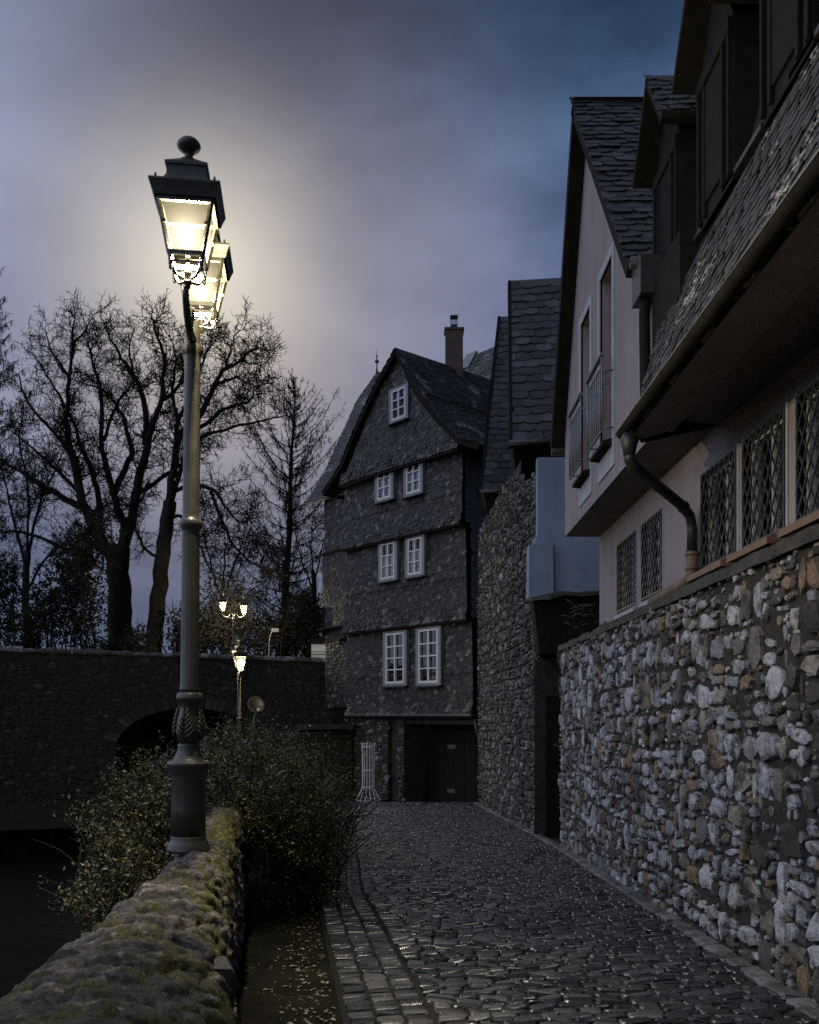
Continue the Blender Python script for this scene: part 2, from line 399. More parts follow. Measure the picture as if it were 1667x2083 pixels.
# ------------------------------------------------------------------ camera
cam = bpy.data.cameras.new('camera'); co = bpy.data.objects.new('camera', cam); COL.objects.link(co)
co.rotation_euler = (R(90), 0, 0)
cam.sensor_width = 36; cam.sensor_fit = 'AUTO'; cam.lens = 36*F/2083
cam.shift_y = (HY - 1041.5)/2083; cam.shift_x = -(CX - 833.5)/2083
cam.clip_start = .05; cam.clip_end = 2000
sc.camera = co
cam.dof.use_dof = True; cam.dof.focus_distance = 11; cam.dof.aperture_fstop = 4

# ------------------------------------------------------------------ ground, lane
g = MB(); nx, ny = 40, 60
vs = []; fs = []
def ground_z(x, y):
    base = gz(max(-6, min(y, 31))) - .06
    left = -1.3 - .07*max(0, y - 5)
    if x < left: base -= min(2.4, (left - x)*1.2) * min(1, max(0, (y+2)/4)) * (1 if y < 34 else max(0, 1-(y-34)/1.0))
    if y > 31.2 + (min(x,-2.5)+17.5)*.361 + 1.6: base = 1.0 if y < 38 else 1.2
    return base
xs = [-400,-120,-40,-25] + [-16+.5*i for i in range(45)] + [10,20,60,400]
ys = [-60,-10,-4] + [-2+.75*i for i in range(49)] + [34.4,34.6,35.5,37,40,46,60,100,300,900]
ys = sorted(set(ys))
for y in ys:
    for x in xs: vs.append((x, y, ground_z(x, y)))
n = len(xs)
for j in range(len(ys)-1):
    for i in range(n-1): fs.append([j*n+i, j*n+i+1, (j+1)*n+i+1, (j+1)*n+i])
g.add(vs, fs, True); struct(g.build('ground', M['soil']))

def road_l(y):
    if y < 10.2: return -.38 - .137*(y - 5.16)
    return -1.07 - .072*(y - 10.2)
def road_r(y):
    if y < 15.4: return 2.39
    return 2.38 - .036*(y - 15.4)
j = MB(); pl = []
ysr = [-3 + i*.5 for i in range(64)]
vs = []; fs = []
for y in ysr: vs += [(road_l(y), y, gz(y)-.022), (road_r(y)+.75, y, gz(y)-.022)]
for i in range(len(ysr)-1): fs.append([2*i, 2*i+1, 2*i+3, 2*i+2])
j.add(vs, fs); road = struct(j.build('road', M['joint']))
def sett(mb, q, x, y, lx, ly, yaw=0, h=.0, tilt=.05):
    c, s_ = math.cos(yaw), math.sin(yaw); z0 = gz(y)
    a, b = lx/2, ly/2; tx, ty = q.gauss(0,tilt), q.gauss(0,tilt); dz = q.gauss(0,.0035) + h
    vs = []
    for k, z in ((1.0,-.03),(.975,-.006),(.90,.003),(.5,.006)):
        for sx, sy in ((-1,-.72),(-.84,-1),(.84,-1),(1,-.72),(1,.72),(.84,1),(-.84,1),(-1,.72)):
            px, py = sx*a*k, sy*b*k
            px += q.uniform(-.06,.06)*a; py += q.uniform(-.08,.08)*b
            X, Y = x + px*c - py*s_, y + px*s_ + py*c
            vs.append((X, Y, z0 + (y-Y)*.04*1 + z + dz + px*tx + py*ty))
    vs.append((x, y, z0 + .0065 + dz))
    fs = []
    for r_ in range(3):
        for i in range(8): fs.append([r_*8+i, r_*8+(i+1)%8, r_*8+8+(i+1)%8, r_*8+8+i])
    for i in range(8): fs.append([24+i, 24+(i+1)%8, 32])
    mb.add(vs, fs, False)
st = MB(); q = random.Random(3)
y = 1.0; row = 0
while y < 28.3:
    rd = q.uniform(.085,.118)
    x0, x1 = road_l(y) + .02, road_r(y) - .17
    # three gutter courses along the garden edge
    if y < 27:
        for k in range(3):
            sett(st, q, x0 + .085 + k*.163, y + .5*rd + q.uniform(-.02,.02), .157*q.uniform(.9,1.02), rd*.84, .137 if y < 10 else .07, -.012, .05)
        x0 += .495
    x = x0 + q.random()*.03
    while x < x1:
        L = q.uniform(.11,.22)
        yy = y + .5*rd + .03*math.sin(x*1.1 + y*.35) + .03*NZ.noise((x*.4, y*.5, 2))
        sett(st, q, x + L/2, yy + q.uniform(-.008,.008), L*.92, rd*.76, q.gauss(0,.03), .012*NZ.noise((x*1.2,y*1.2,5)), .10)
        x += L
    y += rd; row += 1
st.build('cobblestone_setts', M['sett'], road)
kb = MB(); y = 1.0
while y < 27.5:
    L = q.uniform(.16,.34)
    sett(kb, q, road_r(y+L/2) - .075, y + L/2, .15, L*.95, 0, .022, .03)
    y += L
kb.build('kerb_course', M['kerb'], road)
fl = MB(); q = random.Random(12)
for i in range(1500):
    y = q.uniform(2.5, 12) if i < 1100 else q.uniform(4, 20)
    if i < 1100: x = road_l(y) - .02 - abs(q.gauss(0,.32))
    else: x = road_l(y) + q.random()*(road_r(y)-road_l(y)) if q.random() < .6 else road_r(y) - abs(q.gauss(0,.25)) - .03
    z = (gz(y) - .05 if x < road_l(y) else gz(y) + .024); s = q.uniform(.010,.026); a = q.random()*6.28
    c, d = math.cos(a)*s, math.sin(a)*s; t = q.uniform(0,.012)
    fl.add([(x-c,y-d,z+t),(x+d*.5,y-c*.5,z+.004),(x+c,y+d,z+.003),(x-d*.5,y+c*.5,z+.008)], [[0,1,2,3]])
struct(fl.build('fallen_leaves', M['fallen']), 'stuff')
# earth verge between garden wall and lane
e = MB(); vs = []; fs = []; ysv = [-1 + .2*i for i in range(140)]
for y in ysv:
    for k in range(8):
        x = road_l(y) + .01 - k*.16
        vs.append((x, y, gz(y) - .055 + .02*NZ.noise((x*3, y*3, 1)) + .004*k))
for i in range(len(ysv)-1):
    for k in range(7): fs.append([i*8+k+1, i*8+k, i*8+8+k, i*8+9+k])
e.add(vs, fs, True); struct(e.build('earth_verge', M['soil']))

# ------------------------------------------------------------------ garden wall under the lamp
gw = thing('garden_wall', 'mossy round-topped stone wall carrying the big lamp', 'wall', (0,0,0))
path = [(-.66,.6,.52),(-.74,1.3,.50),(-.83,2.27,.41),(-.94,3.2,.315),(-1.07,4.2,.235),(-1.21,5.3,.175),(-1.5,7.2,.17),(-2.1,11,.17)]
def wpath(y):
    for a, b in zip(path, path[1:]):
        if y <= b[1] or b is path[-1]:
            t = (y - a[1])/(b[1]-a[1]); return a[0]+(b[0]-a[0])*t, a[2]+(b[2]-a[2])*t
CREST = -.752
cp = MB(); q = random.Random(21); seg = 44; vs = []; fs = []
rowy = [.5]
while rowy[-1] < 11: rowy.append(rowy[-1] + q.uniform(.06,.13))
cuts_ = {}
def cope(y, a):
    """relief of the stones on edge: joints, per-stone height, pitting"""
    yw = y + .05*NZ.noise((a*1.3, y*1.6, 4)) + .02*NZ.noise((a*4, y*5, 8))
    k = 0
    lo, hi = 0, len(rowy)-1
    while hi - lo > 1:
        md = (lo+hi)//2
        if rowy[md] <= yw: lo = md
        else: hi = md
    k = lo
    if k not in cuts_:
        r_ = random.Random(k*7+1); cc = [-.1]
        while cc[-1] < 3.2: cc.append(cc[-1] + r_.uniform(.35,1.0))
        cuts_[k] = (cc, [r_.uniform(-.020,.016) for _ in cc], [r_.uniform(-.12,.12) for _ in cc])
    cc, hh, tl = cuts_[k]; i = 0
    aw = a + .08*NZ.noise((y*6, a*2, 1))
    while i < len(cc)-2 and cc[i+1] <= aw: i += 1
    dy = min(yw-rowy[k], rowy[k+1]-yw); da = min(aw-cc[i], cc[i+1]-aw)*.25
    gr = max(0, 1 - min(dy, da)/.014)
    return hh[i] + tl[i]*(yw-(rowy[k]+rowy[k+1])/2)*.5 - .028*gr + .014*NZ.noise((a*5, y*14, 2)) + .010*NZ.noise((a*14, y*34, 6)) + .005*NZ.noise((a*40, y*90, 9))
ycs = []; y = .6
while y < 10.9: ycs.append(y); y += .011 if y < 5.6 else .035
for yy in ycs:
    xw, hw2 = wpath(yy)
    for k in range(seg+1):
        a = -.12 + (math.pi+.24)*k/seg; r_ = cope(yy, a)
        sa = math.sin(max(0, min(math.pi, a)))
        sag = .045*NZ.noise((yy*1.1, a*.7, 12))
        vs.append((xw - (hw2 + r_ + sag)*math.cos(a), yy, CREST - .20 + (.20 + r_ + sag*.6)*(sa**.8 if a >= 0 and a <= math.pi else math.sin(a)*.6)))
m_ = seg + 1
for i in range(len(ycs)-1):
    for k in range(seg): fs.append([i*m_+k, i*m_+m_+k, i*m_+m_+k+1, i*m_+k+1])
cp.add(vs, fs, True)
cp.build('coping', M['moss'], gw)
wb = MB(); vs = []; fs = []
ysw = [.6 + .15*i for i in range(70)]
for yy in ysw:
    x, hw = wpath(yy)
    for k, (dx, z) in enumerate(((-hw+.035, -4.2), (-hw+.03, CREST-.19), (-hw*.7, CREST-.075),(0, CREST-.045),(hw*.7, CREST-.075), (hw-.03, CREST-.19), (hw-.035, -2.5))):
        vs.append((x+dx+.015*NZ.noise((yy*4, z*4, k)), yy, z))
for i in range(len(ysw)-1):
    for k in range(6): fs.append([i*7+k, i*7+7+k, i*7+8+k, i*7+k+1])
wb.add(vs, fs, False); wb.build('wall_core', M['mortar'], gw)
ws = MB()
for a, b in zip(path, path[1:]):
    for sgn in (1, -1):
        A = V((a[0]+sgn*(a[2]-.03), a[1], -2.2)); B = V((b[0]+sgn*(b[2]-.03), b[1], -2.2)); U = (B-A); L = U.length; U.normalize()
        N = V((U.y, -U.x, 0))*sgn
        rubble(ws, A, U, (0,0,1), N, L, 1.25, .22, .13, .045, 31+int(a[1]*7)+sgn, seg=8)
ws.build('wall_stones', M['stone_dark'], gw)

# ------------------------------------------------------------------ street lamps
def ring4(mb, a, za, b, zb, th=None):
    """square tapered band, half sizes a at za and b at zb"""
    c = [(-1,-1),(1,-1),(1,1),(-1,1)]
    vs = [(x*a, y*a, za) for x, y in c] + [(x*b, y*b, zb) for x, y in c]
    mb.add(vs, [[i,(i+1)%4,4+(i+1)%4,4+i] for i in range(4)])
def loft4(mb, secs):
    c = [(-1,-1),(1,-1),(1,1),(-1,1)]; vs = [(x*a, y*a, z) for a, z in secs for x, y in c]; fs = []
    for s_ in range(len(secs)-1): fs += [[s_*4+i, s_*4+(i+1)%4, s_*4+4+(i+1)%4, s_*4+4+i] for i in range(4)]
    fs += [[3,2,1,0], [len(vs)-4+i for i in range(4)]]
    mb.add(vs, fs)
BASEZ = CREST - .012
lamp = thing('street_lamp', 'large black double lantern lamp post standing on the mossy wall', 'street lamp', (-1.262, 5.25, BASEZ), 'double lantern street lamps')
px = .002763
def Z(y): return (1728 - y)*px
pr = [(44,1728),(44,1722),(41,1716),(39,1709),(36,1706),(35,1700),(35,1696)]
lp = MB(); lp.lathe([(r*px, Z(y)) for r, y in pr], 32)
lp.build('base', M['iron'], lamp)
sh = MB(); sh.lathe([(35*px,Z(1697)),(34.5*px,Z(1640)),(34*px,Z(1575)),(37*px,Z(1568)),(41*px,Z(1560)),(44*px,Z(1553)),(44.5*px,Z(1549)),(43*px,Z(1546)),(33*px,Z(1543)),(29*px,Z(1537)),(25*px,Z(1529)),(22*px,Z(1521)),(22.5*px,Z(1515)),(22.5*px,Z(1512)),(19*px,Z(1508))], 32)
sh.build('pedestal', M['iron'], lamp)
va = MB(); va.lathe([(19*px,Z(1509)),(23*px,Z(1500)),(26.5*px,Z(1489)),(27*px,Z(1480)),(25*px,Z(1463)),(21*px,Z(1447)),(19*px,Z(1438)),(20*px,Z(1430)),(24*px,Z(1423)),(26.5*px,Z(1419)),(26.5*px,Z(1414)),(25*px,Z(1411)),(25*px,Z(1408)),(20*px,Z(1405))], 32)
vo = va.build('vase', M['iron'], lamp)
def vr(z):
    t = [(1509,19),(1500,23),(1489,26.5),(1480,27),(1463,25),(1447,21),(1438,19)]
    y = 1728 - z/px
    for (a, ra), (b, rb) in zip(t, t[1:]):
        if b <= y <= a: return (ra + (rb-ra)*(a-y)/(a-b))*px
    return 19*px
for k in range(4):                           # acanthus leaves in relief
    lf = MB(); a0 = -math.pi/2 - .1 + k*math.pi/2
    def S(da, z, o): r_ = vr(z) + o; return (r_*math.cos(a0+da), r_*math.sin(a0+da), z)
    lf.tube([S(0, Z(1500-i*5.5), .004) for i in range(12)], [.0045*(1-i/14) for i in range(12)], 6)
    for i in range(6):
        zb = Z(1498 - i*9)
        for sg in (-1, 1):
            w = (.62 - .07*i)
            lf.tube([S(0, zb, .004), S(sg*w*.4, zb+.014, .010), S(sg*w*.8, zb+.034, .010), S(sg*w, zb+.052, .004)], [.006,.010,.009,.002], 6)
    lf.build('acanthus_leaf', M['iron'], vo)
ps = MB()
pp = [(20,1405),(20,1398),(18.6,1390),(18.4,1300),(17.9,1180),(17.6,1080),(18.5,1076),(20.5,1072),(23,1066),(23.2,1060),(22,1056),(19,1053),(18,1049),(17.2,1044),(16.8,900),(15.8,735),(16,724),(18,719),(22,713),(22,703),(19,699),(15.5,697),(15,690),(14.6,655),(11,648),(3,644)]
def fl_(z):
    y = 1728 - z/px
    return .0045 if (1090 < y < 1385 or 740 < y < 1040) else 0
ps.lathe([(r*px, Z(y)) for r, y in pp], 36, flute=fl_)
post = ps.build('post', M['iron'], lamp)
def lantern(parent, oy, rotz):
    """lantern with its foot at local z0; oy = offset along the arm"""
    e = bpy.data.objects.new('lantern', None); COL.objects.link(e); e.parent = parent
    z0 = 2.24 - BASEZ
    e.location = (-.143*oy + .012, oy, z0 + (.11 if oy > 0 else 0)); e.rotation_euler = (0,0,rotz); e.scale = (.88,.88,1)
    fr = MB()
    b0, z1, z2, t0 = .094, .118, .36, .150                 # glass foot, top
    def cor(z): return b0 + (t0-b0)*(z - z1)/(z2 - z1)
    for sx, sy in ((-1,-1),(1,-1),(1,1),(-1,1)):
        fr.bar((sx*b0, sy*b0, z1-.012), (sx*t0, sy*t0, z2), .020, .020, (sx, sy, 0))
        fr.bar((sx*b0*.98, sy*b0*.98, z1-.012), (sx*b0*.9, sy*b0*.9, .045), .016, .016, (sx, sy, 0))
        fr.lathe([(.004,-.03),(.011,-.02),(.008,-.008),(.013,0),(.010,.014),(.012,.02),(.006,.03)], 8, (sx*b0*.93, sy*b0*.93, .055))
        zc = z1 + .125; c = cor(zc)                       # clip half way up
        fr.boxf((sx*c-.016, sy*c-.016, zc), (.032,0,0), (0,.032,0), (0,0,.016))
        # curved stay from corner to stem
        pts = []
        for i in range(9):
            t = i/8; r_ = b0*.93*(1-t)**.55*1.0 + .02*t
            pts.append((sx*r_, sy*r_, .095 - .085*math.sin(t*math.pi/2)))
        fr.tube(pts, .0085, 6)
    for i in range(4):
        a = [(-1,-1),(1,-1),(1,1),(-1,1)][i]; b = [(1,-1),(1,1),(-1,1),(-1,-1)][i]
        fr.bar((a[0]*b0, a[1]*b0, z1-.006), (b[0]*b0, b[1]*b0, z1-.006), .022, .022)
        fr.bar((a[0]*t0, a[1]*t0, z2-.004), (b[0]*t0, b[1]*t0, z2-.004), .022, .02)
        fr.bar((a[0]*b0*.92, a[1]*b0*.92, .072), (b[0]*b0*.92, b[1]*b0*.92, .072), .010, .010)
    fr.build('frame', M['iron'], e)
    gl = MB()
    k = .985
    for i in range(4):
        a = [(-1,-1),(1,-1),(1,1),(-1,1)][i]; b = [(1,-1),(1,1),(-1,1),(-1,-1)][i]
        gl.poly((a[0]*b0*k, a[1]*b0*k, z1), (b[0]*b0*k, b[1]*b0*k, z1), (b[0]*t0*k, b[1]*t0*k, z2), (a[0]*t0*k, a[1]*t0*k, z2))
    gl.build('glass_panes', M['frost'], e)
    rf = MB()
    ring4(rf, .170, .365, .197, .425); ring4(rf, .197, .432, .174, .367)      # flaring skirt
    rf.add([], [])
    loft4(rf, [(.197,.425),(.200,.430),(.200,.440),(.150,.452),(.128,.475),(.113,.500),(.110,.53),(.112,.545),(.121,.552),(.121,.566),(.110,.572),(.04,.62),(.026,.635)])
    rf.lathe([(.026,.63),(.022,.65),(.030,.664),(.044,.674),(.064,.690),(.070,.704),(.066,.716),(.050,.732),(.028,.741),(.002,.744)], 20)
    for sx, sy in ((-1,-1),(1,-1),(1,1),(-1,1)):
        rf.lathe([(.008,.436),(.006,.45),(.008,.466),(.002,.476)], 6, (sx*.165, sy*.165, 0))
    ro_ = rf.build('roof', M['iron'], e)
    li = MB(); ring4(li, .152, .362, .150, .395); li.poly((-.15,-.15,.395),(.15,-.15,.395),(.15,.15,.395),(-.15,.15,.395)); li.build('shade_lining', M['shade_lining'], ro_)  # black cap added under the roof to darken the lantern top
    bb = MB(); bb.tube([(0,0,.10),(0,0,.15)], .012, 10); bb.build('bulb_socket', M['iron'], e)
    bl = MB(); bl.lathe([(.012,.15),(.026,.165),(.032,.185),(.032,.205),(.024,.225),(.003,.238)], 16); bl.build('bulb', M['bulb'], e)
    stem = MB(); stem.lathe([(.016,-.03),(.016,-.015),(.026,-.008),(.028,.004),(.018,.010),(.015,.03),(.024,.04),(.024,.05),(.010,.06),(.010,.105)], 14)
    stem.build('stem', M['iron'], e)
    L = bpy.data.lights.new('lamp_light', 'POINT'); L.color = (1,.89,.68); L.energy = LAMP_W; L.shadow_soft_size = .03
    lo = bpy.data.objects.new('lamp_light', L); COL.objects.link(lo); lo.parent = e; lo.location = (0,0,.200)
    return e
LAMP_W = 850
lantern(lamp, -.42, .12); lantern(lamp, .42, .12)
for sg in (-1, 1):                           # scrolled arms
    am = MB(); zb = 2.24 - BASEZ
    def A(t, z): return (-.143*sg*t, sg*t, zb + z)
    am.tube([A(.03,-.13), A(.10,-.155), A(.20,-.15), A(.31,-.12), A(.39,-.07), A(.42,-.02)], [.024,.023,.021,.020,.018,.017], 10)
    am.tube([A(.03,-.02), A(.07,.01), A(.13,-.01), A(.17,-.06), A(.22,-.10), A(.29,-.115)], [.016,.014,.013,.012,.012,.008], 8)
    am.tube([A(.03+.055*math.cos(i*.75)*(1-i/12)+.08, -.045+.045*math.sin(i*.75)*(1-i/12)) for i in range(10)], .008, 6)
    am.build('arm', M['iron'], lamp)
lamp.rotation_euler = (0, R(.50), 0)
small = copy_tree(lamp)
small.location = (-4.33, 23.3, -1.92); small.rotation_euler = (0,0,.10)
small['label'] = 'lit double lantern post in front of the arched bridge, beside the satellite dish'
far = copy_tree(lamp)
far.location = (-7.72, 40.2, 1.10); far.rotation_euler = (0,0,R(95))
far['label'] = 'far double lantern lamp glowing among the thicket behind the bridge'
far.scale = (1.08,)*3
for root_, k in ((small, 1.5), (far, 2.0)):
    for e_ in root_.children:
        for c_ in e_.children:
            if c_.type == 'LIGHT':
                c_.data = c_.data.copy(); c_.data.energy = LAMP_W*k

# ------------------------------------------------------------------ stone retaining wall along the lane
rw = thing('retaining_wall', 'pale rubble stone wall under the lattice windows along the lane', 'wall', (2.39, 8, gz(8)))
def local(o): return -V(o.location)
def put(mb, name, mat, parent, **k):
    """build a mesh given in world coordinates as a child of an unrotated thing"""
    return mb.build(name, mat, parent, loc=-V(parent.location) if parent.parent is None else None)
b = MB(); bumpy(b, (2.40, .8, -2.4), (0,1,0), (0,0,1), (-1,0,0), 14.3, 3.52, .14, .03, 4)
b.poly((2.40,15.1,-2.4),(2.40,15.1,1.12),(3.2,15.1,1.12),(3.2,15.1,-2.4))
b.poly((2.40,.8,1.12),(2.40,15.1,1.12),(3.2,15.1,1.12),(3.2,.8,1.12))
put(b, 'mortar_bed', M['mortar'], rw)
b = MB(); rubble(b, (2.395, .8, -2.35), (0,1,0), (0,0,1), (-1,0,0), 14.3, 3.42, .27, .175, .040, 51, skip=.07, seg=11, gap=.010,
                 mask=lambda u, v: v-2.35 > gz(u+.8)-.05)
rubble(b, (2.395, .8, -2.35), (0,1,0), (0,0,1), (-1,0,0), 14.3, 3.42, .13, .09, .022, 52, skip=.45, seg=7, mask=lambda u, v: v-2.35 > gz(u+.8)-.05)
rubble(b, (2.40, 15.105, -2.35), (1,0,0), (0,0,1), (0,1,0), .8, 3.4, .26, .18, .05, 53, seg=8)
put(b, 'rubble_stones', M['stone'], rw)
b = MB(); bumpy(b, (2.36, .8, 1.115), (0,1,0), (1,0,0), (0,0,1), 14.32, .5, .08, .03, 9)
bumpy(b, (2.36, .8, 1.03), (0,1,0), (0,0,1), (-1,0,0), 14.32, .09, .06, .03, 19)
put(b, 'mortar_cap', M['stone_dark'], rw)

# ------------------------------------------------------------------ plaster house above the wall
ph = thing('plaster_house', 'pink plastered jettied house with slate gable above the stone wall', 'house', (2.55, 9, 1.1))
def X(px_, X0): return X0*F/(px_-CX)
D_END = 12.75
# lower wall with five openings
wins = [(1258,1297),(1308,1350),(1430,1502),(1515,1602),(1625,1722)]
ops = sorted([(X(b_,2.55), X(a,2.55)) for a, b_ in wins])
ZB, ZT = 1.27, 2.11
b = MB(); cur = 1.0
def wallq(mb, x, y0, y1, z0, z1): mb.poly((x,y0,z0),(x,y1,z0),(x,y1,z1),(x,y0,z1)) if False else mb.poly((x,y1,z0),(x,y0,z0),(x,y0,z1),(x,y1,z1))
for a, c in ops:
    wallq(b, 2.55, cur, a, .9, 2.46); wallq(b, 2.55, a, c, .9, ZB); wallq(b, 2.55, a, c, ZT, 2.46)
    for yy in (a, c): b.poly((2.55,yy,ZB),(2.70,yy,ZB),(2.70,yy,ZT),(2.55,yy,ZT))
    b.poly((2.55,a,ZT),(2.70,a,ZT),(2.70,c,ZT),(2.55,c,ZT)); b.poly((2.55,a,ZB),(2.70,a,ZB),(2.70,c,ZB),(2.55,c,ZB))
    cur = c
wallq(b, 2.55, cur, D_END, .9, 2.46)
b.poly((2.55,D_END,.5),(7,D_END,.5),(7,D_END,2.46),(2.55,D_END,2.46))
put(b, 'lower_wall', M['pink'], ph)
for i, (a, c) in enumerate(ops):
    w = MB(); t = .03                                     # pale surround, proud of the plaster
    for (y0,y1,z0,z1) in ((a-t,a,ZB-.02,ZT+.02),(c,c+t,ZB-.02,ZT+.02)): w.box(2.538,2.60,y0,y1,z0,z1)
    w.box(2.60,2.66,a,a+.05,ZB,ZT); w.box(2.60,2.66,c-.05,c,ZB,ZT); w.box(2.60,2.66,a+.05,c-.05,ZT-.05,ZT); w.box(2.60,2.66,a+.05,c-.05,ZB,ZB+.05)
    w.box(2.61,2.655,(a+c)/2-.025,(a+c)/2+.025,ZB+.05,ZT-.05)
    wo = put(w, 'window', M['trim'], ph)
    p_ = MB(); p_.poly((2.64,a+.05,ZB+.05),(2.64,a+.05,ZT-.05),(2.64,c-.05,ZT-.05),(2.64,c-.05,ZB+.05)); p_.build('pane', M['glass'], wo)
    p_ = MB(); p_.poly((2.78,a-.2,ZB-.2),(2.78,a-.2,ZT+.2),(2.78,c+.2,ZT+.2),(2.78,c+.2,ZB-.2)); p_.build('interior', M['void'], wo)
    p_ = MB(); wd, ht = c-a, ZT-ZB; gx = 2.535               # diamond lattice
    for z_ in (ZB+.01, ZT-.01): p_.bar((gx,a,z_),(gx,c,z_),.016,.016)
    for y_ in (a+.01, c-.01): p_.bar((gx,y_,ZB),(gx,y_,ZT),.016,.016,(0,1,0))
    st_ = .118; sl = 1.55
    k = -int(ht/sl/st_)-1
    while k*st_ < wd:
        for sg in (1,-1):
            y0 = k*st_; pts = []
            # line y = y0 + z/sl in window coordinates, clipped
            z0_ = max(0, -y0*sl); z1_ = min(ht, (wd-y0)*sl)
            if z1_ > z0_ + .02:
                ya, yb = y0 + z0_/sl, y0 + z1_/sl
                if sg < 0: ya, yb = wd-ya, wd-yb
                p_.bar((gx+.004*sg, a+ya, ZB+z0_),(gx+.004*sg, a+yb, ZB+z1_),.012,.010,(1,0,0))
        k += 1
    p_.build('lattice', M['grille'], wo)
    p_ = MB(); pr_ = .14 if i < 3 else .05
    p_.slab([(2.55,a,ZB-.02),(2.55-pr_,a,ZB-.05),(2.55-pr_,a,ZB-.10),(2.55,a,ZB-.09)], (0,c-a+.0,0))
    p_.build('sill', M['brown'] if i < 3 else M['trim'], wo)
# jettied upper wall with the two balcony windows
fw = [(X(1202,2.08), X(1183,2.08)), (X(1247,2.08), X(1222,2.08))]
fw = sorted(fw); FZ0, FZ1 = 2.90, 4.80
b = MB(); cur = 7.3
def wallg(y0, y1, z0, z1): b.poly((2.08,y1,z0),(2.08,y0,z0),(2.08,y0,z1),(2.08,y1,z1))
GZ = 3.6
for k, (a, c) in enumerate(fw):
    if k == 0: b.poly((2.08,a,2.436),(2.08,8.0,2.436),(2.08,8.0,3.6),(2.08,8.2,3.78),(2.08,9.17,4.9),(2.08,a,4.9))
    else: wallg(cur, a, 2.436, 4.9)
    wallg(a, c, 2.436, FZ0); wallg(a, c, FZ1, 4.9)
    for yy in (a, c): b.poly((2.08,yy,FZ0),(2.36,yy,FZ0),(2.36,yy,FZ1),(2.08,yy,FZ1))
    b.poly((2.08,a,FZ1),(2.36,a,FZ1),(2.36,c,FZ1),(2.08,c,FZ1)); b.poly((2.08,a,FZ0),(2.36,a,FZ0),(2.36,c,FZ0),(2.08,c,FZ0))
    cur = c
b.poly((2.08,D_END,2.436),(2.08,cur,2.436),(2.08,cur,4.9),(2.08,12.23,4.9),(2.08,D_END,3.87)); b.poly((2.08,12.23,4.9),(2.08,9.17,4.9),(2.08,11.1,7.11))
b.poly((2.08,D_END,2.436),(5,D_END,2.436),(5,D_END,3.78),(2.08,D_END,3.78))
put(b, 'upper_wall', M['pink'], ph)
b = MB(); b.poly((2.08,.8,2.436),(2.08,D_END,2.436),(2.56,D_END,2.436),(2.56,.8,2.436)); put(b, 'jetty_soffit', M['soffit'], ph)
for a, c in fw:
    w = MB(); t = .10
    w.box(2.066,2.10,a-t,a,FZ0-.32,FZ1+t); w.box(2.066,2.10,c,c+t,FZ0-.32,FZ1+t); w.box(2.066,2.10,a,c,FZ1,FZ1+t); w.box(2.066,2.10,a,c,FZ0-.32,FZ0)
    w.box(2.24,2.30,a,a+.06,FZ0,FZ1); w.box(2.24,2.30,c-.06,c,FZ0,FZ1); w.box(2.24,2.30,a+.06,c-.06,FZ1-.06,FZ1); w.box(2.24,2.30,a+.06,c-.06,FZ0,FZ0+.08)
    wo = put(w, 'balcony_window', M['trim'], ph)
    p_ = MB(); p_.poly((2.28,a+.06,FZ0+.08),(2.28,a+.06,FZ1-.06),(2.28,c-.06,FZ1-.06),(2.28,c-.06,FZ0+.08)); p_.build('pane', M['glass'], wo)
    p_ = MB(); p_.poly((2.40,a-.2,FZ0-.2),(2.40,a-.2,FZ1+.2),(2.40,c+.2,FZ1+.2),(2.40,c+.2,FZ0-.2)); p_.build('curtain', M['curtain'], wo)
    p_ = MB(); x = 1.95; y0, y1 = a-.10, c+.10
    p_.bar((x,y0,3.72),(x,y1,3.72),.045,.03)
    p_.bar((x,y0+.01,3.60),(x,y1-.01,3.60),.016,.016); p_.bar((x,y0+.01,2.93),(x,y1-.01,2.93),.018,.018)
    k = 0
    while y0 + .02 + k*.098 < y1 - .01:
        yy = y0+.02+k*.098; p_.tube([(x,yy,2.93),(x,yy,3.60)], .008, 5); k += 1
    for yy in (y0+.02, y1-.02):
        p_.tube([(x,yy,2.93),(x,yy,3.72)], .011, 6)
        for z_ in (2.97, 3.56): p_.tube([(x,yy,z_),(2.07,yy,z_)], .009, 6)
    p_.build('railing', M['railing'], wo)
    p_ = MB(); p_.slab([(2.066,a-.02,FZ0-.02),(1.97,a-.02,FZ0-.05),(1.97,a-.02,FZ0-.09),(2.066,a-.02,FZ0-.10)], (0,c-a+.04,0)); p_.build('sill', M['blackwood'], wo)
# gable roof over the upper wall
AP = V((1.90,11.1,7.33)); NE = V((1.90,8.2,4.0)); FE = V((1.90,12.93,3.72)); RX = V((4.2,0,0))
b = MB()
th1 = (AP-NE).cross(RX).normalized()*-.16
if th1.z > 0: th1 = -th1
b.slab([NE, AP, AP+RX, NE+RX], th1)
th2 = (FE-AP).cross(RX).normalized()*.14
if th2.z > 0: th2 = -th2
b.slab([AP, FE, FE+RX, AP+RX], th2)
gr = put(b, 'gable_roof', M['blackwood'], ph)
b = MB(); sv = (AP-NE); slates(b, NE + V((-.03,0,0)), (1,0,0), sv, 3.2, sv.length+.05, .24, .135, 5, lift=.015, slant=.06, pointy=.25)
b.build('slate_covering', M['roof_wet'], gr)
b = MB(); b.box(2.06,2.3,7.2,8.02,2.44,3.75); put(b, 'slate_return', M['blackwood'], ph)
b = MB(); b.tube([(2.02,8.1,3.62),(2.0,8.06,3.45),(2.0,8.02,2.62),(1.90,7.75,2.46),(1.76,7.52,2.36)], .048, 10); put(b, 'eaves_pipe', M['blackwood'], ph)
b = MB(); b.box(1.94,2.3,7.95,8.27,3.60,3.93); b.tube([(1.90,8.15,3.95),(3.5,8.15,3.97)], .055, 8)
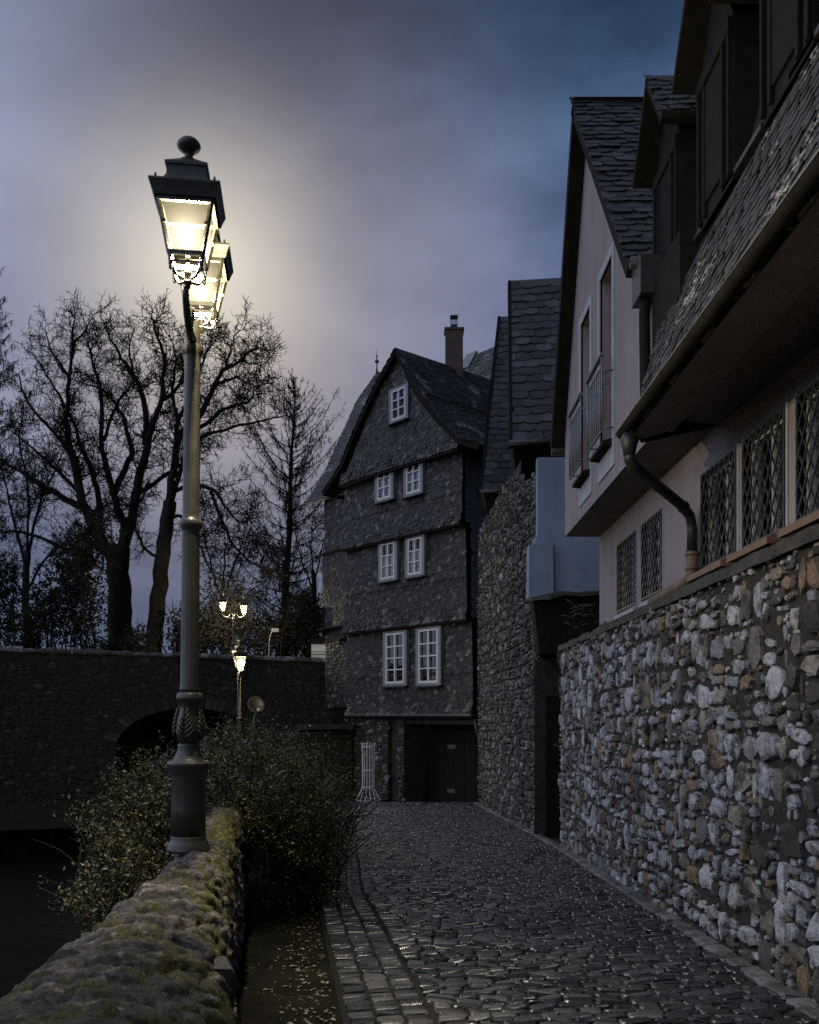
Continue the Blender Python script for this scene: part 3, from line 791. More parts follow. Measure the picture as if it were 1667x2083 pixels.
put(b, 'eaves_box', M['darkzinc'], ph)
b = MB(); b.tube([(1.93,12.98,3.66),(5.0,12.98,3.66)], .055, 8); put(b, 'far_gutter', M['darkzinc'], ph)
# steep slate pent roof with gutter
Y0, Y1 = 1.0, 7.55
pb0, pb1, pt0, pt1 = V((1.77,Y0,2.30)), V((1.77,Y1,2.30)), V((2.22,Y0,3.66)), V((2.22,Y1+.35,3.66))
b = MB(); b.slab([pb0, pb1, pt1, pt0], (.10,0,-.06)); b.poly((1.77,Y1,2.30),(1.85,Y1,2.20),(2.6,Y1+.30,2.44),(2.6,Y1+.36,3.66),(2.22,Y1+.35,3.66))
pr = put(b, 'pent_roof', M['blackwood'], ph)
b = MB(); sv = pt0 - pb0
slates(b, pb1 + V((-.012,0,0)), (0,-1,0), sv, Y1-Y0, sv.length, .13, .085, 8, lift=.009, slant=.12, pointy=.4)
slates(b, pb1 + V((-.012,.36,0)), (0,-1,0), sv, .36, sv.length, .13, .085, 18, lift=.009, slant=.12, inside=lambda u, v: .36-u < .35*v/sv.length)
b.build('slate_covering', M['lichen'], pr)
b = MB(); b.poly((1.72,Y0,2.19),(1.72,Y1,2.19),(2.085,Y1,2.30),(2.085,Y0,2.30)); b.box(2.06,2.10,Y0,Y1,2.29,2.44)
b.poly((1.72,Y1,2.19),(1.72,Y1,2.27),(2.085,Y1,2.44),(2.085,Y1,2.30)); put(b, 'eaves_soffit', M['soffit'], ph)
b = MB()
for k in range(8):                                        # half-round gutter as an open shell
    a0_, a1_ = math.pi + math.pi*k/8, math.pi + math.pi*(k+1)/8
    b.poly(*[(1.70+.050*math.cos(a_), y_, 2.29+.050*math.sin(a_)) for a_, y_ in ((a0_,Y0),(a0_,Y1+.04),(a1_,Y1+.04),(a1_,Y0))])
b.poly(*[(1.70+.050*math.cos(math.pi+math.pi*k/8), Y1+.04, 2.29+.050*math.sin(math.pi+math.pi*k/8)) for k in range(9)])
y = 1.3
while y < Y1: b.tube([(1.64,y,2.295),(1.78,y,2.31)], .006, 5); y += .7
gt = put(b, 'gutter', M['blackwood'], ph)
b = MB(); b.tube([(1.649,Y0,2.292),(1.649,Y1+.04,2.292)], .007, 6); b.build('gutter_bead', M['zinc'], gt)
b = MB(); rdp = .046
b.lathe([(.05,-.02),(.075,-.08),(.06,-.13),(.046,-.20)], 12, (1.72,7.42,2.26))
b.tube([(1.72,7.42,2.10),(1.72,7.42,2.03),(1.78,7.48,1.985),(2.35,8.15,1.83),(2.46,8.29,1.77),(2.485,8.31,1.66),(2.485,8.31,1.45)], rdp, 12)
b.tube([(2.485,8.31,1.46),(2.485,8.31,1.44)], rdp+.012, 12); b.tube([(2.36,8.16,1.825),(2.37,8.175,1.82)], rdp+.01, 12)
put(b, 'downpipe', M['darkzinc'], ph)
b = MB(); b.tube([(2.485,8.31,1.45),(2.485,8.31,1.27),(2.475,8.37,1.21),(2.44,8.6,1.175),(2.40,9.35,1.13)], .053, 12)
for z_ in (1.42,1.29): b.tube([(2.485,8.31,z_),(2.485,8.31,z_+.03)], .062, 12)
put(b, 'downpipe_foot', M['rusty'], ph)
# dark slate upper storey with gabled dormers
b = MB(); b.poly((2.22,Y0,3.64),(2.22,7.9,3.64),(2.9,7.9,6.4),(2.9,Y0,6.4)); b.poly((2.22,7.9,3.64),(6,7.9,3.64),(6,7.9,6.4),(2.9,7.9,6.4)); b.poly((2.9,Y0,6.4),(2.9,7.9,6.4),(6,7.9,8.5),(6,Y0,8.5))
mr = put(b, 'mansard_roof', M['slate_roof'], ph)
for ap in (7.93, 6.66, 5.39, 4.12, 2.85):
    b = MB(); xf = 2.16
    b.poly((xf,ap-.36,3.62),(xf,ap+.36,3.62),(xf,ap+.36,4.75),(xf,ap,5.28),(xf,ap-.36,4.75))
    for sg in (-1,1): b.poly((xf,ap+.36*sg,3.62),(xf,ap+.36*sg,4.75),(3.1,ap+.36*sg,4.75),(3.1,ap+.36*sg,3.62))
    do = put(b, 'dormer', M['blackwood'], ph)
    w = MB()
    for sg in (-1,1):
        e0 = V((1.98, ap+.50*sg, 4.76)); a0 = V((1.98, ap, 5.42)); tt = (a0-e0).cross(V((1,0,0))).normalized()*.05
        if tt.z > 0: tt = -tt
        w.slab([e0, a0, a0+V((1.3,0,0)), e0+V((1.3,0,0))], tt)
    w.boxf((1.97,ap-.55,4.73),(1.2,0,0),(0,.10,0),(0,0,.05))
    dr = w.build('roof', M['blackwood'], do)
    w = MB(); sv = V((0,.5,.66)); slates(w, (1.97,ap-.5,4.77), (1,0,0), sv, 1.0, sv.length, .19, .10, int(ap*10), lift=.014)
    w.build('slate_covering', M['slate_roof'], dr)
    w = MB()
    for yy in (ap-.33, ap-.20, ap+.20, ap+.33): w.box(2.13,2.155,yy-.02,yy+.02,3.66,4.72)
    w.box(2.125,2.155,ap-.36,ap+.36,4.62,4.72); w.build('board_frame', M['blackwood'], do)
    w = MB(); w.box(2.14,2.158,ap-.18,ap+.18,3.75,4.60); w.build('window_pane', M['void'], do)
for k in range(6):
    y_ = 7.7 - k*1.15; b = MB(); b.boxf((2.16,y_-.75,3.645),(.08,0,0),(0,.72,0),(0,0,.035)); put(b, 'lead_flashing', M['darkzinc'], ph)

# ------------------------------------------------------------------ white annex behind the plaster house
wa = thing('white_annex', 'windowless pale blue-white wall between the stone house and the pink house', 'building', (2.6, 17, 2))
def W(px_, py_, d=16.72): return P(px_, py_, d)
b = MB(); b.slab([W(1080,1130), W(1094,1085), W(1094,930), W(1400,930), W(1400,1216), W(1094,1216)], (0,.22,0)); put(b, 'wall', M['blueplaster'], wa)
b = MB(); a_ = [P(1076,1216,16.6), P(1077,1108,16.6), P(1125,1104,16.6), P(1127,1206,16.6)]; b.slab(a_, (0,.38,0)); put(b, 'chimney_breast', M['blueplaster'], wa)
ls = thing('lean_to_shed', 'dark boarded lean-to below the pale annex wall', 'shed', (2.6, 16, 0))
b = MB(); b.slab([P(1085,1222,16.5), P(1250,1204,16.5), P(1250,1330,16.5), P(1098,1330,16.5)], (0,.45,0)); put(b, 'boarding', M['blackwood'], ls)
b = MB(); vs = []
rt = [P(1080,1216,16.45)+V((0,.0,.01)), P(1120,1212,16.3), P(1150,1203,16.3), P(1180,1206,16.3), P(1260,1200,16.3)]
for a0, a1 in zip(rt, rt[1:]): b.slab([a0, a1, a1+V((0,.6,.10)), a0+V((0,.6,.10))], (0,0,-.06))
put(b, 'roof', M['stone_dark'], ls)
b = MB(); q = random.Random(4)
for i in range(26):
    p0 = P(q.uniform(1160,1215), q.uniform(1225,1300), 15.6); p1 = p0 + V((q.uniform(-.25,.25), 0, q.uniform(-.06,.12))); b.tube([p0, (p0+p1)/2+V((0,0,.02)), p1], .006, 3)
tag(put(b, 'dry_creeper', M['rusty'], thing('dry_creeper_plant', 'dry twiggy creeper in front of the dark lean-to', 'plant', (3,15.6,1.2))), '', '') if False else None
cr = thing('dry_creeper', 'dry twiggy creeper in front of the dark lean-to', 'plant', (3,15.6,1.2)); put(b, 'creeper_stems', M['rusty'], cr)
# recess back wall
rc = thing('recess_wall', 'dark rough wall with a doorway in the recess between the two stone walls', 'wall', (2.9, 16, gz(16)))
b = MB(); bumpy(b, (2.85,15.1,-2.4), (0,1,0), (0,0,1), (-1,0,0), 2.0, 3.5, .2, .03, 3); bumpy(b, (2.2,16.9,-2.4), (1,0,0), (0,0,1), (0,-1,0), 1.2, 3.4, .2, .03, 3); put(b, 'mortar_bed', M['mortar'], rc)
b = MB(); dx0, dx1 = 1107, 1138
b.box((1108-CX)*16.85/F+.02, (1138-CX)*16.85/F, 16.80, 16.86, gz(17), .35); put(b, 'door', M['void'], rc)

# ------------------------------------------------------------------ stone house with steep slate roofs
sh_ = thing('stone_house', 'tall dark stone house with two steep slate roofs in mid lane', 'house', (2.3, 21, gz(21)))
A0 = V((2.335,17.0,0)); A1 = V((1.94,27.2,0)); U = (A1-A0); Lw = U.length; U.normalize(); N = V((-U.y, U.x, 0))
def hgt(u): return 5.0 + .9*u/Lw
b = MB()
def batter(u, v): return -.01
bumpy(b, A0 + V((0,0,-2.9)), U, (0,0,1), N, Lw, 7.15, .3, .03, 6, batter); bumpy(b, A0 + U*2.4 + V((0,0,4.2)), U, (0,0,1), N, Lw-2.4, 1.1, .3, .03, 6, batter)
b.poly(A0+V((0,0,-2.6)), A0+V((2.5,0,-2.6)), A0+V((2.5,0,4.2)), A0+V((0,0,4.2)))
put(b, 'mortar_bed', M['mortar'], sh_)
b = MB(); rubble(b, A0 + V((0,0,-2.9)), U, (0,0,1), N, Lw, 8.9, .20, .13, .06, 71, skip=.08, seg=8, rough=.35, gap=.01, mask=lambda u, v: v-2.9 < min(5.35, 4.3+.28*u+.12*math.sin(u*3)))
rubble(b, A0 + V((0,-.01,-2.6)), (1,0,0), (0,0,1), (0,-1,0), .35, 4.2, .22, .18, .05, 72, seg=8)
put(b, 'rubble_stones', M['stone_dark'], sh_)
def roof4(name, c, sw, shh, mat, th, seed, lift=.02, und=M['blackwood']):
    """sloping quad c = bottom-left, bottom-right, top-right, top-left, slate covered"""
    b = MB(); c = [V(p) for p in c]; nn = (c[1]-c[0]).cross(c[3]-c[0]).normalized()
    b.slab(c, -nn*th); ro = put(b, name, und, sh_)
    U_ = (c[1]-c[0]).normalized(); W_ = nn.cross(U_)
    hh = (c[3]-c[0]).dot(W_)
    l0 = 0; l1 = (c[3]-c[0]).dot(U_); r0 = (c[1]-c[0]).length; r1 = (c[2]-c[0]).dot(U_)
    lo = min(l0, l1); hi = max(r0, r1)
    b = MB(); slates(b, c[0] + U_*lo, U_, W_, hi-lo, hh, sw, shh, seed, edge=lambda v: (l0+(l1-l0)*v/hh - lo, r0+(r1-r0)*v/hh - lo), inside=lambda u, v: l0+(l1-l0)*v/hh - sw*.5 <= u+lo <= r0+(r1-r0)*v/hh + sw*.5, lift=lift, N=nn, slant=.02, pointy=.2, jit=.35)
    b.build('slate_covering', mat, ro); return ro
roof4('near_roof', [P(1040,897,20), P(1200,888,20), P(1200,562,22.6), P(1036,572,22.6)], .36, .25, M['roof_wet'], .18, 3, .022)
roof4('lower_roof', [P(979,996,24), P(1060,996,24), P(1060,645,26), P(1018,645,26)], .30, .21, M['roof_wet'], .16, 4, .022)
for pts_, th_ in (([P(1042,900,20.1), P(1200,892,20.1), P(1200,962,20.6), P(1050,962,20.6)], (0,.5,0)), ([P(983,1000,24.1), P(1060,1000,24.1), P(1060,1030,24.4), P(990,1030,24.4)], (0,.5,0)), ([P(1010,720,25.9), P(979,996,24.05), P(1040,996,24.6), P(1040,700,26.2)], (0.05,.2,0))):
    b = MB(); b.slab(pts_, th_); put(b, 'eaves_board', M['blackwood'], sh_)
b = MB(); b.slab([P(1034,570,22.55), P(1040,570,22.55), P(1043,900,19.93), P(1037,900,19.93)], (0,.12,-.10)); put(b, 'verge_board', M['blackwood'], sh_)
b = MB(); b.slab([P(1013,643,25.95), P(1019,643,25.95), P(981,998,23.93), P(974,998,23.93)], (0,.12,-.10)); put(b, 'verge_board', M['blackwood'], sh_)
b = MB(); b.tube([P(976,999,23.95), P(1062,999,23.95)], .05, 8); b.tube([P(1036,901,19.95), P(1200,893,19.95)], .06, 8); put(b, 'gutter', M['darkzinc'], sh_)

# ------------------------------------------------------------------ slate-hung house at the end of the lane
CR = V((1.55,28.0,0)); HU = V((-.653,.757,0)).normalized(); HN = V((-HU.y, HU.x, 0))   # HN points to the lane
hs = thing('slate_house', 'tall crooked slate-hung gabled house closing the lane', 'house', CR + V((0,0,gz(28))))
def H(s, o, z): return CR + HU*s + HN*o + V((0,0,z))
def fac(px_, py_, off=0.0):
    """(s, z) where the sight line meets the facade plane"""
    ray = V(((px_-CX)/F, 1, (HY-py_)/F)); p0 = CR + HN*off
    t = p0.dot(HN)/ray.dot(HN); h = ray*t
    return (h - p0).dot(HU), h.z
LV = []
# levels: bottom left/right px, top left/right px
lev = [('first_floor', (713,1452,970,1455), (706,1287,960,1262), .10),
       ('second_floor', (707,1283,958,1262), (705,1116,947,1072), .16),
       ('third_floor', (705,1112,947,1070), (703,988,941,908), .20)]
wm = MB(); q = random.Random(9)
for k, (nm, bt, tp, off) in enumerate(lev):
    sl0, zl0 = fac(bt[0], bt[1], off); sr0, zr0 = fac(bt[2], bt[3], off)
    sl1, zl1 = fac(tp[0], tp[1], off); sr1, zr1 = fac(tp[2], tp[3], off)
    z0 = (zl0+zr0)/2; z1 = (zl1+zr1)/2
    LV.append((sl0, sr0, z0, sl1, sr1, z1, off))
    wm.slab([H(sr0,off-.03,z0), H(sl0,off-.03,z0), H(sl1,off-.03,z1), H(sr1,off-.03,z1)], -HN*(6.0+.3*k))
s_ap, z_ap = fac(806, 711, .3)
sl, zl = fac(702, 988, .24); sr, zr = fac(941, 906, .24); zg = (zl+zr)/2
wm.slab([H(sr,.21,zg), H(sl,.21,zg), H(s_ap,.21,z_ap-.25)], -HN*6.5)
print('LEVELS', LV, 'apex', s_ap, z_ap, 'gable', sl, sr, zg)
put(wm, 'wall', M['blackwood'], hs)
for k, (sl0, sr0, z0, sl1, sr1, z1, off) in enumerate(LV):
    b = MB(); hh = z1 - z0
    ins = lambda u, v: sr0+(sr1-sr0)*v/hh - .08 <= sl0 - u <= sl0+(sl1-sl0)*v/hh + .08
    edg = lambda v: (-(sl1-sl0)*v/hh, sl0-sr0-(sr1-sr0)*v/hh)
    # lean of the cladding: foot stands proud of the wall below
    foot = .13; W_ = (HN*(-foot) + V((0,0,hh))).normalized()
    o_ = H(sl0, off + foot, z0 - .03)
    slates(b, o_, -HU, W_, sl0-sr0, hh+.02, .155, .105, 20+k, inside=ins, edge=edg, slant=.10, lift=.014, N=(-HU).cross(W_).normalized(), jit=.7, pointy=.35)
    o2 = H(sl0, off + foot + .10, z0 - .05); W2 = (HN*-.10 + V((0,0,.42))).normalized()       # flared foot course
    slates(b, o2, -HU, W2, sl0-sr0, .40, .15, .11, 30+k, slant=.0, lift=.018, N=(-HU).cross(W2).normalized(), jit=.9, pointy=.5)
    for zc_ in (.52,):                                     # band of upright slates at sill height
        slates(b, H(sl0, off+foot*(1-zc_)+.03, z0+hh*zc_-.25), -HU, (0,0,1), sl0-sr0, .15, .13, .17, 40+k, lift=.014, N=HN, jit=.8, inside=lambda u, v: ins(u, hh*.5))
    b.build('slate_hanging', M['slate'], hs, loc=-V(hs.location))
    b = MB(); b.boxf(H(sr0-.02, off+.02, z0-.10), HU*(sl0-sr0+.04), HN*(.20), V((0,0,.055))); b.build('ledge', M['blackwood'], hs, loc=-V(hs.location))
b = MB()
def ing(u, v):
    s = sl - u; z = zg + v
    return z < z_ap - .2 and (s - s_ap)/(sl - s_ap) < (z_ap-z)/(z_ap-zg) + .02 and (s_ap - s)/(s_ap - sr) < (z_ap-z)/(z_ap-zg) + .02
W_ = (HN*-.12 + V((0,0,z_ap-zg))).normalized()
slates(b, H(sl, .24+.13, zg-.05), -HU, W_, sl-sr, z_ap-zg, .155, .105, 44, inside=ing, slant=.10, lift=.014, N=(-HU).cross(W_).normalized(), jit=.7, pointy=.35)
W2 = (HN*-.10 + V((0,0,.42))).normalized()
slates(b, H(sl, .24+.23, zg-.07), -HU, W2, sl-sr, .40, .15, .11, 45, lift=.018, N=(-HU).cross(W2).normalized(), jit=.9, pointy=.5)
slates(b, H(sl, .30, zg+1.75), -HU, (0,0,1), sl-sr, .16, .13, .17, 46, lift=.02, N=HN, jit=.8, inside=lambda u, v: ing(u, v+2.0))
b.build('gable_slate', M['slate'], hs, loc=-V(hs.location))
b = MB(); b.boxf(H(sr-.05, .22, zg-.14), HU*(sl-sr+.1), HN*(.26), V((0,0,.06))); b.build('ledge', M['blackwood'], hs, loc=-V(hs.location))
# right flank
b = MB()
for (sl0, sr0, z0, sl1, sr1, z1, off) in LV:
    slates(b, H(sr0-.02, off, z0), -HN, (0,0,1), 6.0, z1-z0, .24, .14, 50, N=-HU, lift=.016, jit=.8)
b.build('flank_slate', M['slate_roof'], hs, loc=-V(hs.location))
# gable roof, bell-cast at both eaves
def S2(px_, py_, off): s_, z_ = fac(px_, py_, off); return s_, z_
right = [fac(806,708,.45), fac(850,798,.45), fac(893,852,.45), fac(935,893,.45), fac(975,905,.45)]
left = [fac(804,708,.45), fac(762,785,.45), fac(722,870,.45), fac(692,945,.45), fac(655,1003,.45)]
b = MB(); DEP = 4.4
for pl_ in (right, left):
    for (s0, z0), (s1, z1) in zip(pl_, pl_[1:]):
        a0, a1 = H(s0,.45,z0), H(s1,.45,z1); dn = -HN*DEP
        nn = (a1-a0).cross(dn).normalized()
        if nn.z < 0: nn = -nn
        b.slab([a0, a1, a1+dn, a0+dn], -nn*.14)
gr2 = b.build('gable_roof', M['blackwood'], hs, loc=-V(hs.location))
b = MB()
for k, ((s0, z0), (s1, z1)) in enumerate(zip(right, right[1:])):
    lo, hi = H(s1,.47,z1), H(s0,.47,z0); sv = hi-lo
    slates(b, lo, -HN, sv, DEP, sv.length, .20, .125, 60+k, lift=.018, N=(-HN).cross(sv.normalized()).normalized()*1, slant=.04)
for k, ((s0, z0), (s1, z1)) in enumerate(zip(left, left[1:])):
    lo, hi = H(s1,.47-DEP,z1), H(s0,.47-DEP,z0); sv = hi-lo
    slates(b, lo, HN, sv, DEP, sv.length, .20, .125, 65+k, lift=.018, N=HN.cross(sv.normalized()).normalized())
b.build('slate_covering', M['lichen'], gr2)
# cross roof behind with chimney and roof light
zr_ = 13.6
b = MB(); e0, e1 = H(-6.5,-2.2,8.4), H(8.2,-2.2,8.4); r0_, r1_ = H(-6.5,-5.4,zr_), H(6.9,-5.4,zr_)
nn = (e0-e1).cross(r1_-e1).normalized()
if nn.z < 0: nn = -nn
b.slab([e1, e0, r0_, r1_], -nn*.15); b.slab([r1_, r0_, H(-6.5,-8.6,8.4), H(8,-8.6,8.4)], -V((0,0,.1)))
cr2 = b.build('cross_roof', M['blackwood'], hs, loc=-V(hs.location))
b = MB(); sv = r1_ - H(6.9,-2.2,8.4); slates(b, H(6.9,-2.18,8.42), -HU, sv, 12.0, sv.length, .22, .14, 80, lift=.02, N=nn)
b.build('slate_covering', M['lichen'], cr2)
ray = V(((954-CX)/F, 1, (HY-737)/F)); t_ = (e1.dot(nn))/ray.dot(nn); c_ = ray*t_; svn = sv.normalized()
b = MB(); b.slab([c_-HU*.28-svn*.42, c_+HU*.28-svn*.42, c_+HU*.28+svn*.42, c_-HU*.28+svn*.42], nn*.09); b.build('roof_light', M['zinc'], cr2)
b = MB(); cc = P(924,750,31.5); b.box(cc.x-.29,cc.x+.29,cc.y-.25,cc.y+.25,cc.z-1.2,cc.z+1.22); b.box(cc.x-.33,cc.x+.33,cc.y-.29,cc.y+.29,cc.z+1.22,cc.z+1.29)
ch = b.build('chimney', M['brick'], hs, loc=-V(hs.location))
b = MB(); z_ = cc.z+1.29; b.box(cc.x-.12,cc.x+.12,cc.y-.12,cc.y+.12,z_,z_+.16)
for sx in (-.10,-.03,.04,.10):
    for sy in (-.1,.1): b.box(cc.x+sx-.012,cc.x+sx+.012,cc.y+sy-.012,cc.y+sy+.012,z_+.16,z_+.42)
b.box(cc.x-.13,cc.x+.13,cc.y-.13,cc.y+.13,z_+.42,z_+.47); b.build('chimney_pot', M['darkzinc'], ch)
# left wing with hip roof and finial
wl = MB()
wl.slab([P(660,1020,34.6), P(715,1010,33.0), P(717,1440,33.0), P(668,1445,34.6)], (0,1.5,0)); wl.build('wing_wall', M['blackwood'], hs, loc=-V(hs.location))
b = MB(); w0, w1 = P(664,1440,34.55), P(714,1440,32.95); UU = V((w1.x-w0.x, w1.y-w0.y, 0)); LU = UU.length; UU.normalize(); WN = V((UU.y,-UU.x,0))
slates(b, w0 + WN*.02, UU, (0,0,1), LU, 3.0, .2, .12, 90, N=WN, lift=.014, jit=.8)
slates(b, w0 + WN*.10 - UU*.10 + V((0,0,2.9)), UU, (0,0,1), LU+.1, 2.75, .2, .12, 91, N=WN, lift=.014, jit=.8)
slates(b, w0 + WN*.03 - UU*.05 + V((0,0,5.7)), UU, (0,0,1), LU, 2.3, .2, .12, 92, N=WN, lift=.014, jit=.8)
b.build('wing_slate', M['slate'], hs, loc=-V(hs.location))
for zz_, ex_ in ((5.62,.2),(2.85,.3)):
    b = MB(); b.boxf(w0 - UU*.2 + V((0,0,zz_)), UU*(LU+.2), WN*ex_, V((0,0,.07))); b.build('ledge', M['blackwood'], hs, loc=-V(hs.location))
L_ = [(625,1020,34.9),(660,962,35.1),(692,890,35.3),(728,812,35.6),(768,757,36.0)]
Rr = [(722,1000,32.9),(745,945,33.3),(775,880,33.8),(800,820,34.6),(790,757,36.0)]
b = MB(); bs_ = MB()
for (l0, l1, r0, r1) in zip(L_, L_[1:], Rr, Rr[1:]):
    c4 = [P(*l0), P(*r0), P(*r1), P(*l1)]
    b.slab(c4, (.0,.12,-.06))
    Uq = (c4[1]-c4[0]).normalized(); nn = Uq.cross(c4[3]-c4[0]).normalized()
    if nn.y > 0: nn = -nn
    Wq = nn.cross(Uq); hq = (c4[3]-c4[0]).dot(Wq); lq = (c4[3]-c4[0]).dot(Uq); wq = (c4[1]-c4[0]).length
    slates(bs_, c4[0], Uq, Wq, wq, hq, .21, .13, 95, N=nn, lift=.016, edge=lambda v, lq=lq, hq=hq, wq=wq: (lq*v/hq, wq), inside=lambda u, v: u > lq*v/hq - .1)
wr = b.build('wing_roof', M['blackwood'], hs, loc=-V(hs.location)); bs_.build('slate_covering', M['lichen'], wr)
b = MB(); f0 = P(767,760,36); b.lathe([(.05,-.1),(.04,.12),(.02,.3),(.02,.38),(.10,.46),(.02,.56),(.02,.62),(.045,.66),(.012,.72),(.004,.95)], 8, f0); b.build('finial', M['iron'], wr)
b = MB(); b.tube([P(622,1022,34.9), P(704,1004,32.6)], .06, 8); b.tube([P(678,970,33.8), P(690,990,33.0), P(704,1008,32.5), P(709,1290,32.3), P(714,1450,32.3)], .05, 8); b.build('gutter_pipe', M['darkzinc'], hs, loc=-V(hs.location))
b = MB(); b.boxf(P(655,1290,34.4), V((.35,0,0)), V((0,.5,0)), V((0,0,1.0))); b.slab([P(662,1300,34.2), P(712,1262,32.5), P(712,1290,32.2), P(664,1312,34.0)], (0,.1,.05)); b.build('wing_porch', M['blackwood'], hs, loc=-V(hs.location))
# windows
def house_window(x0, y0, x1, y1, rows, off, lace, yr=None):
    s1, zt = fac(x0, y0, off); s0, zb = fac(x1, y1 if yr is None else yr, off)
    s1b, zb1 = fac(x0, y1, off)
    zb = zb1; zt = zt
    w, h = s1-s0, zt-zb; t = .075
    su = MB()                                             # grey surround
    for a, c, z0, z1 in ((-t-.06,0,-t,h+t),(w,w+t+.06,-t,h+t),(0,w,h,h+t),(0,w,-t,0)):
        su.boxf(H(s0+a, off-.08, zb+z0), HU*(c-a), HN*.13, V((0,0,z1-z0)))
    o = su.build('window', M['greypaint'], hs, loc=-V(hs.location))
    fr = MB(); ft = .055
    def fb(a, c, z0, z1, pr=.05): fr.boxf(H(s0+a, off-.06, zb+z0), HU*(c-a), HN*(.06+pr), V((0,0,z1-z0)))
    fb(0,ft,0,h); fb(w-ft,w,0,h); fb(ft,w-ft,h-ft,h); fb(ft,w-ft,0,ft*1.3); fb(w/2-.03,w/2+.03,ft*1.3,h-ft)
    for r_ in range(1, rows):
        zz = ft*1.3 + (h-ft*2.3)*r_/rows
        fb(ft,w/2-.03,zz-.02,zz+.02,.042); fb(w/2+.03,w-ft,zz-.02,zz+.02,.042)
    fr.build('sash', M['white'], o)
    g_ = MB(); g_.poly(H(s0,off-.02,zb), H(s0,off-.02,zt), H(s1,off-.02,zt), H(s1,off-.02,zb)); g_.build('pane', M['glass'], o)
    g_ = MB(); g_.poly(H(s0-.05,off-.045,zb-.05), H(s1+.05,off-.045,zb-.05), H(s1+.05,off-.045,zt+.05), H(s0-.05,off-.045,zt+.05)); g_.build('interior', M['void'], o)
    if lace:
        g_ = MB(); n_ = 14
        for side in (0,1):
            for i in range(n_):
                a0 = ft + (w/2-ft)*(i/n_) + side*(w/2); a1 = ft + (w/2-ft)*((i+1)/n_) + side*(w/2)
                d0, d1 = .004*(i % 2), .004*((i+1) % 2)
                z0_ = zb + (.02 + .04*abs(math.sin(i*.7+side)))*h
                g_.poly(H(s0+a0,off-.034+d0,z0_), H(s0+a1,off-.034+d1,z0_), H(s0+a1,off-.034+d1,zb+h*lace), H(s0+a0,off-.034+d0,zb+h*lace))
        g_.build('lace_curtain', M['curtain'], o)
    sl_ = MB(); sl_.slab([H(s0-.16,off+.02,zb-t), H(s0-.16,off+.16,zb-t-.03), H(s0-.16,off+.16,zb-t-.06), H(s0-.16,off+.02,zb-t-.06)], HU*(w+.32)); sl_.build('sill', M['darkzinc'], o)
    return o
house_window(799,797,827,858,3,.33,0)
house_window(770,953,797,1019,3,.30,.62); house_window(829,941,857,1007,3,.30,.62)
house_window(777,1108,805,1180,3,.26,.66); house_window(832,1098,860,1171,3,.26,.66)
house_window(787,1290,824,1391,4,.22,0); house_window(854,1282,893,1390,4,.22,0)
# side window on the flank
b = MB(); f0 = H(-.35,-1.9,6.6); b.boxf(f0, -HN*.06, -HU*.05, V((0,0,1.3))); b.boxf(f0, -HN*.7, -HU*.05, V((0,0,.06))); b.build('flank_window_frame', M['trim'], hs, loc=-V(hs.location))
# ground storey: stone piers, garage opening
zg1 = 0.0; zg0 = gz(30) - .2
s_l, _ = fac(716,1600,.0); s_p1,_ = fac(790,1600,.0); s_p2,_ = fac(808,1600,.0); s_o1,_ = fac(822,1600,.0); s_r,_ = fac(972,1600,.0)
b = MB()
for a, c in ((s_p2 + (s_p1-s_p2)*1.0, s_l), (s_o1, s_p2)): b.boxf(H(a,-.9,zg0), HU*(c-a), HN*.9, V((0,0,zg1-zg0)))
b.boxf(H(s_p2,-.9,zg0), HU*(s_p1-s_p2), HN*.75, V((0,0,zg1-zg0)))
b.boxf(H(s_r,-.9,-.28), HU*(s_o1-s_r), HN*.8, V((0,0,.28))); b.boxf(H(s_r-.5,-6,-.06), HU*(s_l-s_r+.5), HN*6.1, V((0,0,.05)))
b.boxf(H(s_r-.6,-1.6,zg0), HU*.6, HN*1.5, V((0,0,zg1-zg0)))
gs = b.build('ground_storey', M['mortar'], hs, loc=-V(hs.location))
b = MB()
rubble(b, H(s_p1,.0,zg0), HU, (0,0,1), HN, s_l-s_p1, zg1-zg0-.05, .25, .16, .05, 111, seg=8)
b.build('rubble_stones', M['stone_dark'], gs)
b = MB(); rubble(b, H(s_o1,.0,zg0), HU, (0,0,1), HN, s_p2-s_o1, zg1-zg0-.05, .22, .16, .05, 112, seg=8)
b.build('rubble_stones', M['stone_dark'], gs)
b = MB(); dw = s_o1 - s_r; q = random.Random(2); npk = 14
for i in range(npk): b.boxf(H(s_r + dw*i/npk + .006, -1.15, zg0), HU*(dw/npk-.012), HN*(.05+.01*(i%2)), V((0,0,zg1-zg0-.25)))
gd = b.build('garage_door', M['blackwood'], hs, loc=-V(hs.location))
for (x_, y_) in ((860,1519),(919,1519),(860,1609),(918,1609)):
    s_, z_ = fac(x_, y_, -1.08); b = MB()
    for i in range(4): b.boxf(H(s_-.15+i*.085, -1.09, z_-.045), HU*.05, HN*.02, V((0,0,.09)))
    b.boxf(H(s_-.17, -1.095, z_-.06), HU*.36, HN*.01, V((0,0,.12))); b.build('door_vent', M['zinc'], gd)
b = MB(); s_, z_ = fac(972,1470,.05); b.tube([H(s_+.02,.14,-.05), H(s_-.02,.12,-.45), H(s_-.1,.02,-.8), H(s_-.12,.02,zg0+.3)], .045, 8); b.build('corner_pipe', M['darkzinc'], hs, loc=-V(hs.location))
b = MB(); b.boxf(H(LV[0][1],.22,LV[0][2]-.035), HU*(LV[0][0]-LV[0][1]), HN*.14, V((0,0,.03))); b.build('drip_edge', M['zinc'], hs, loc=-V(hs.location))
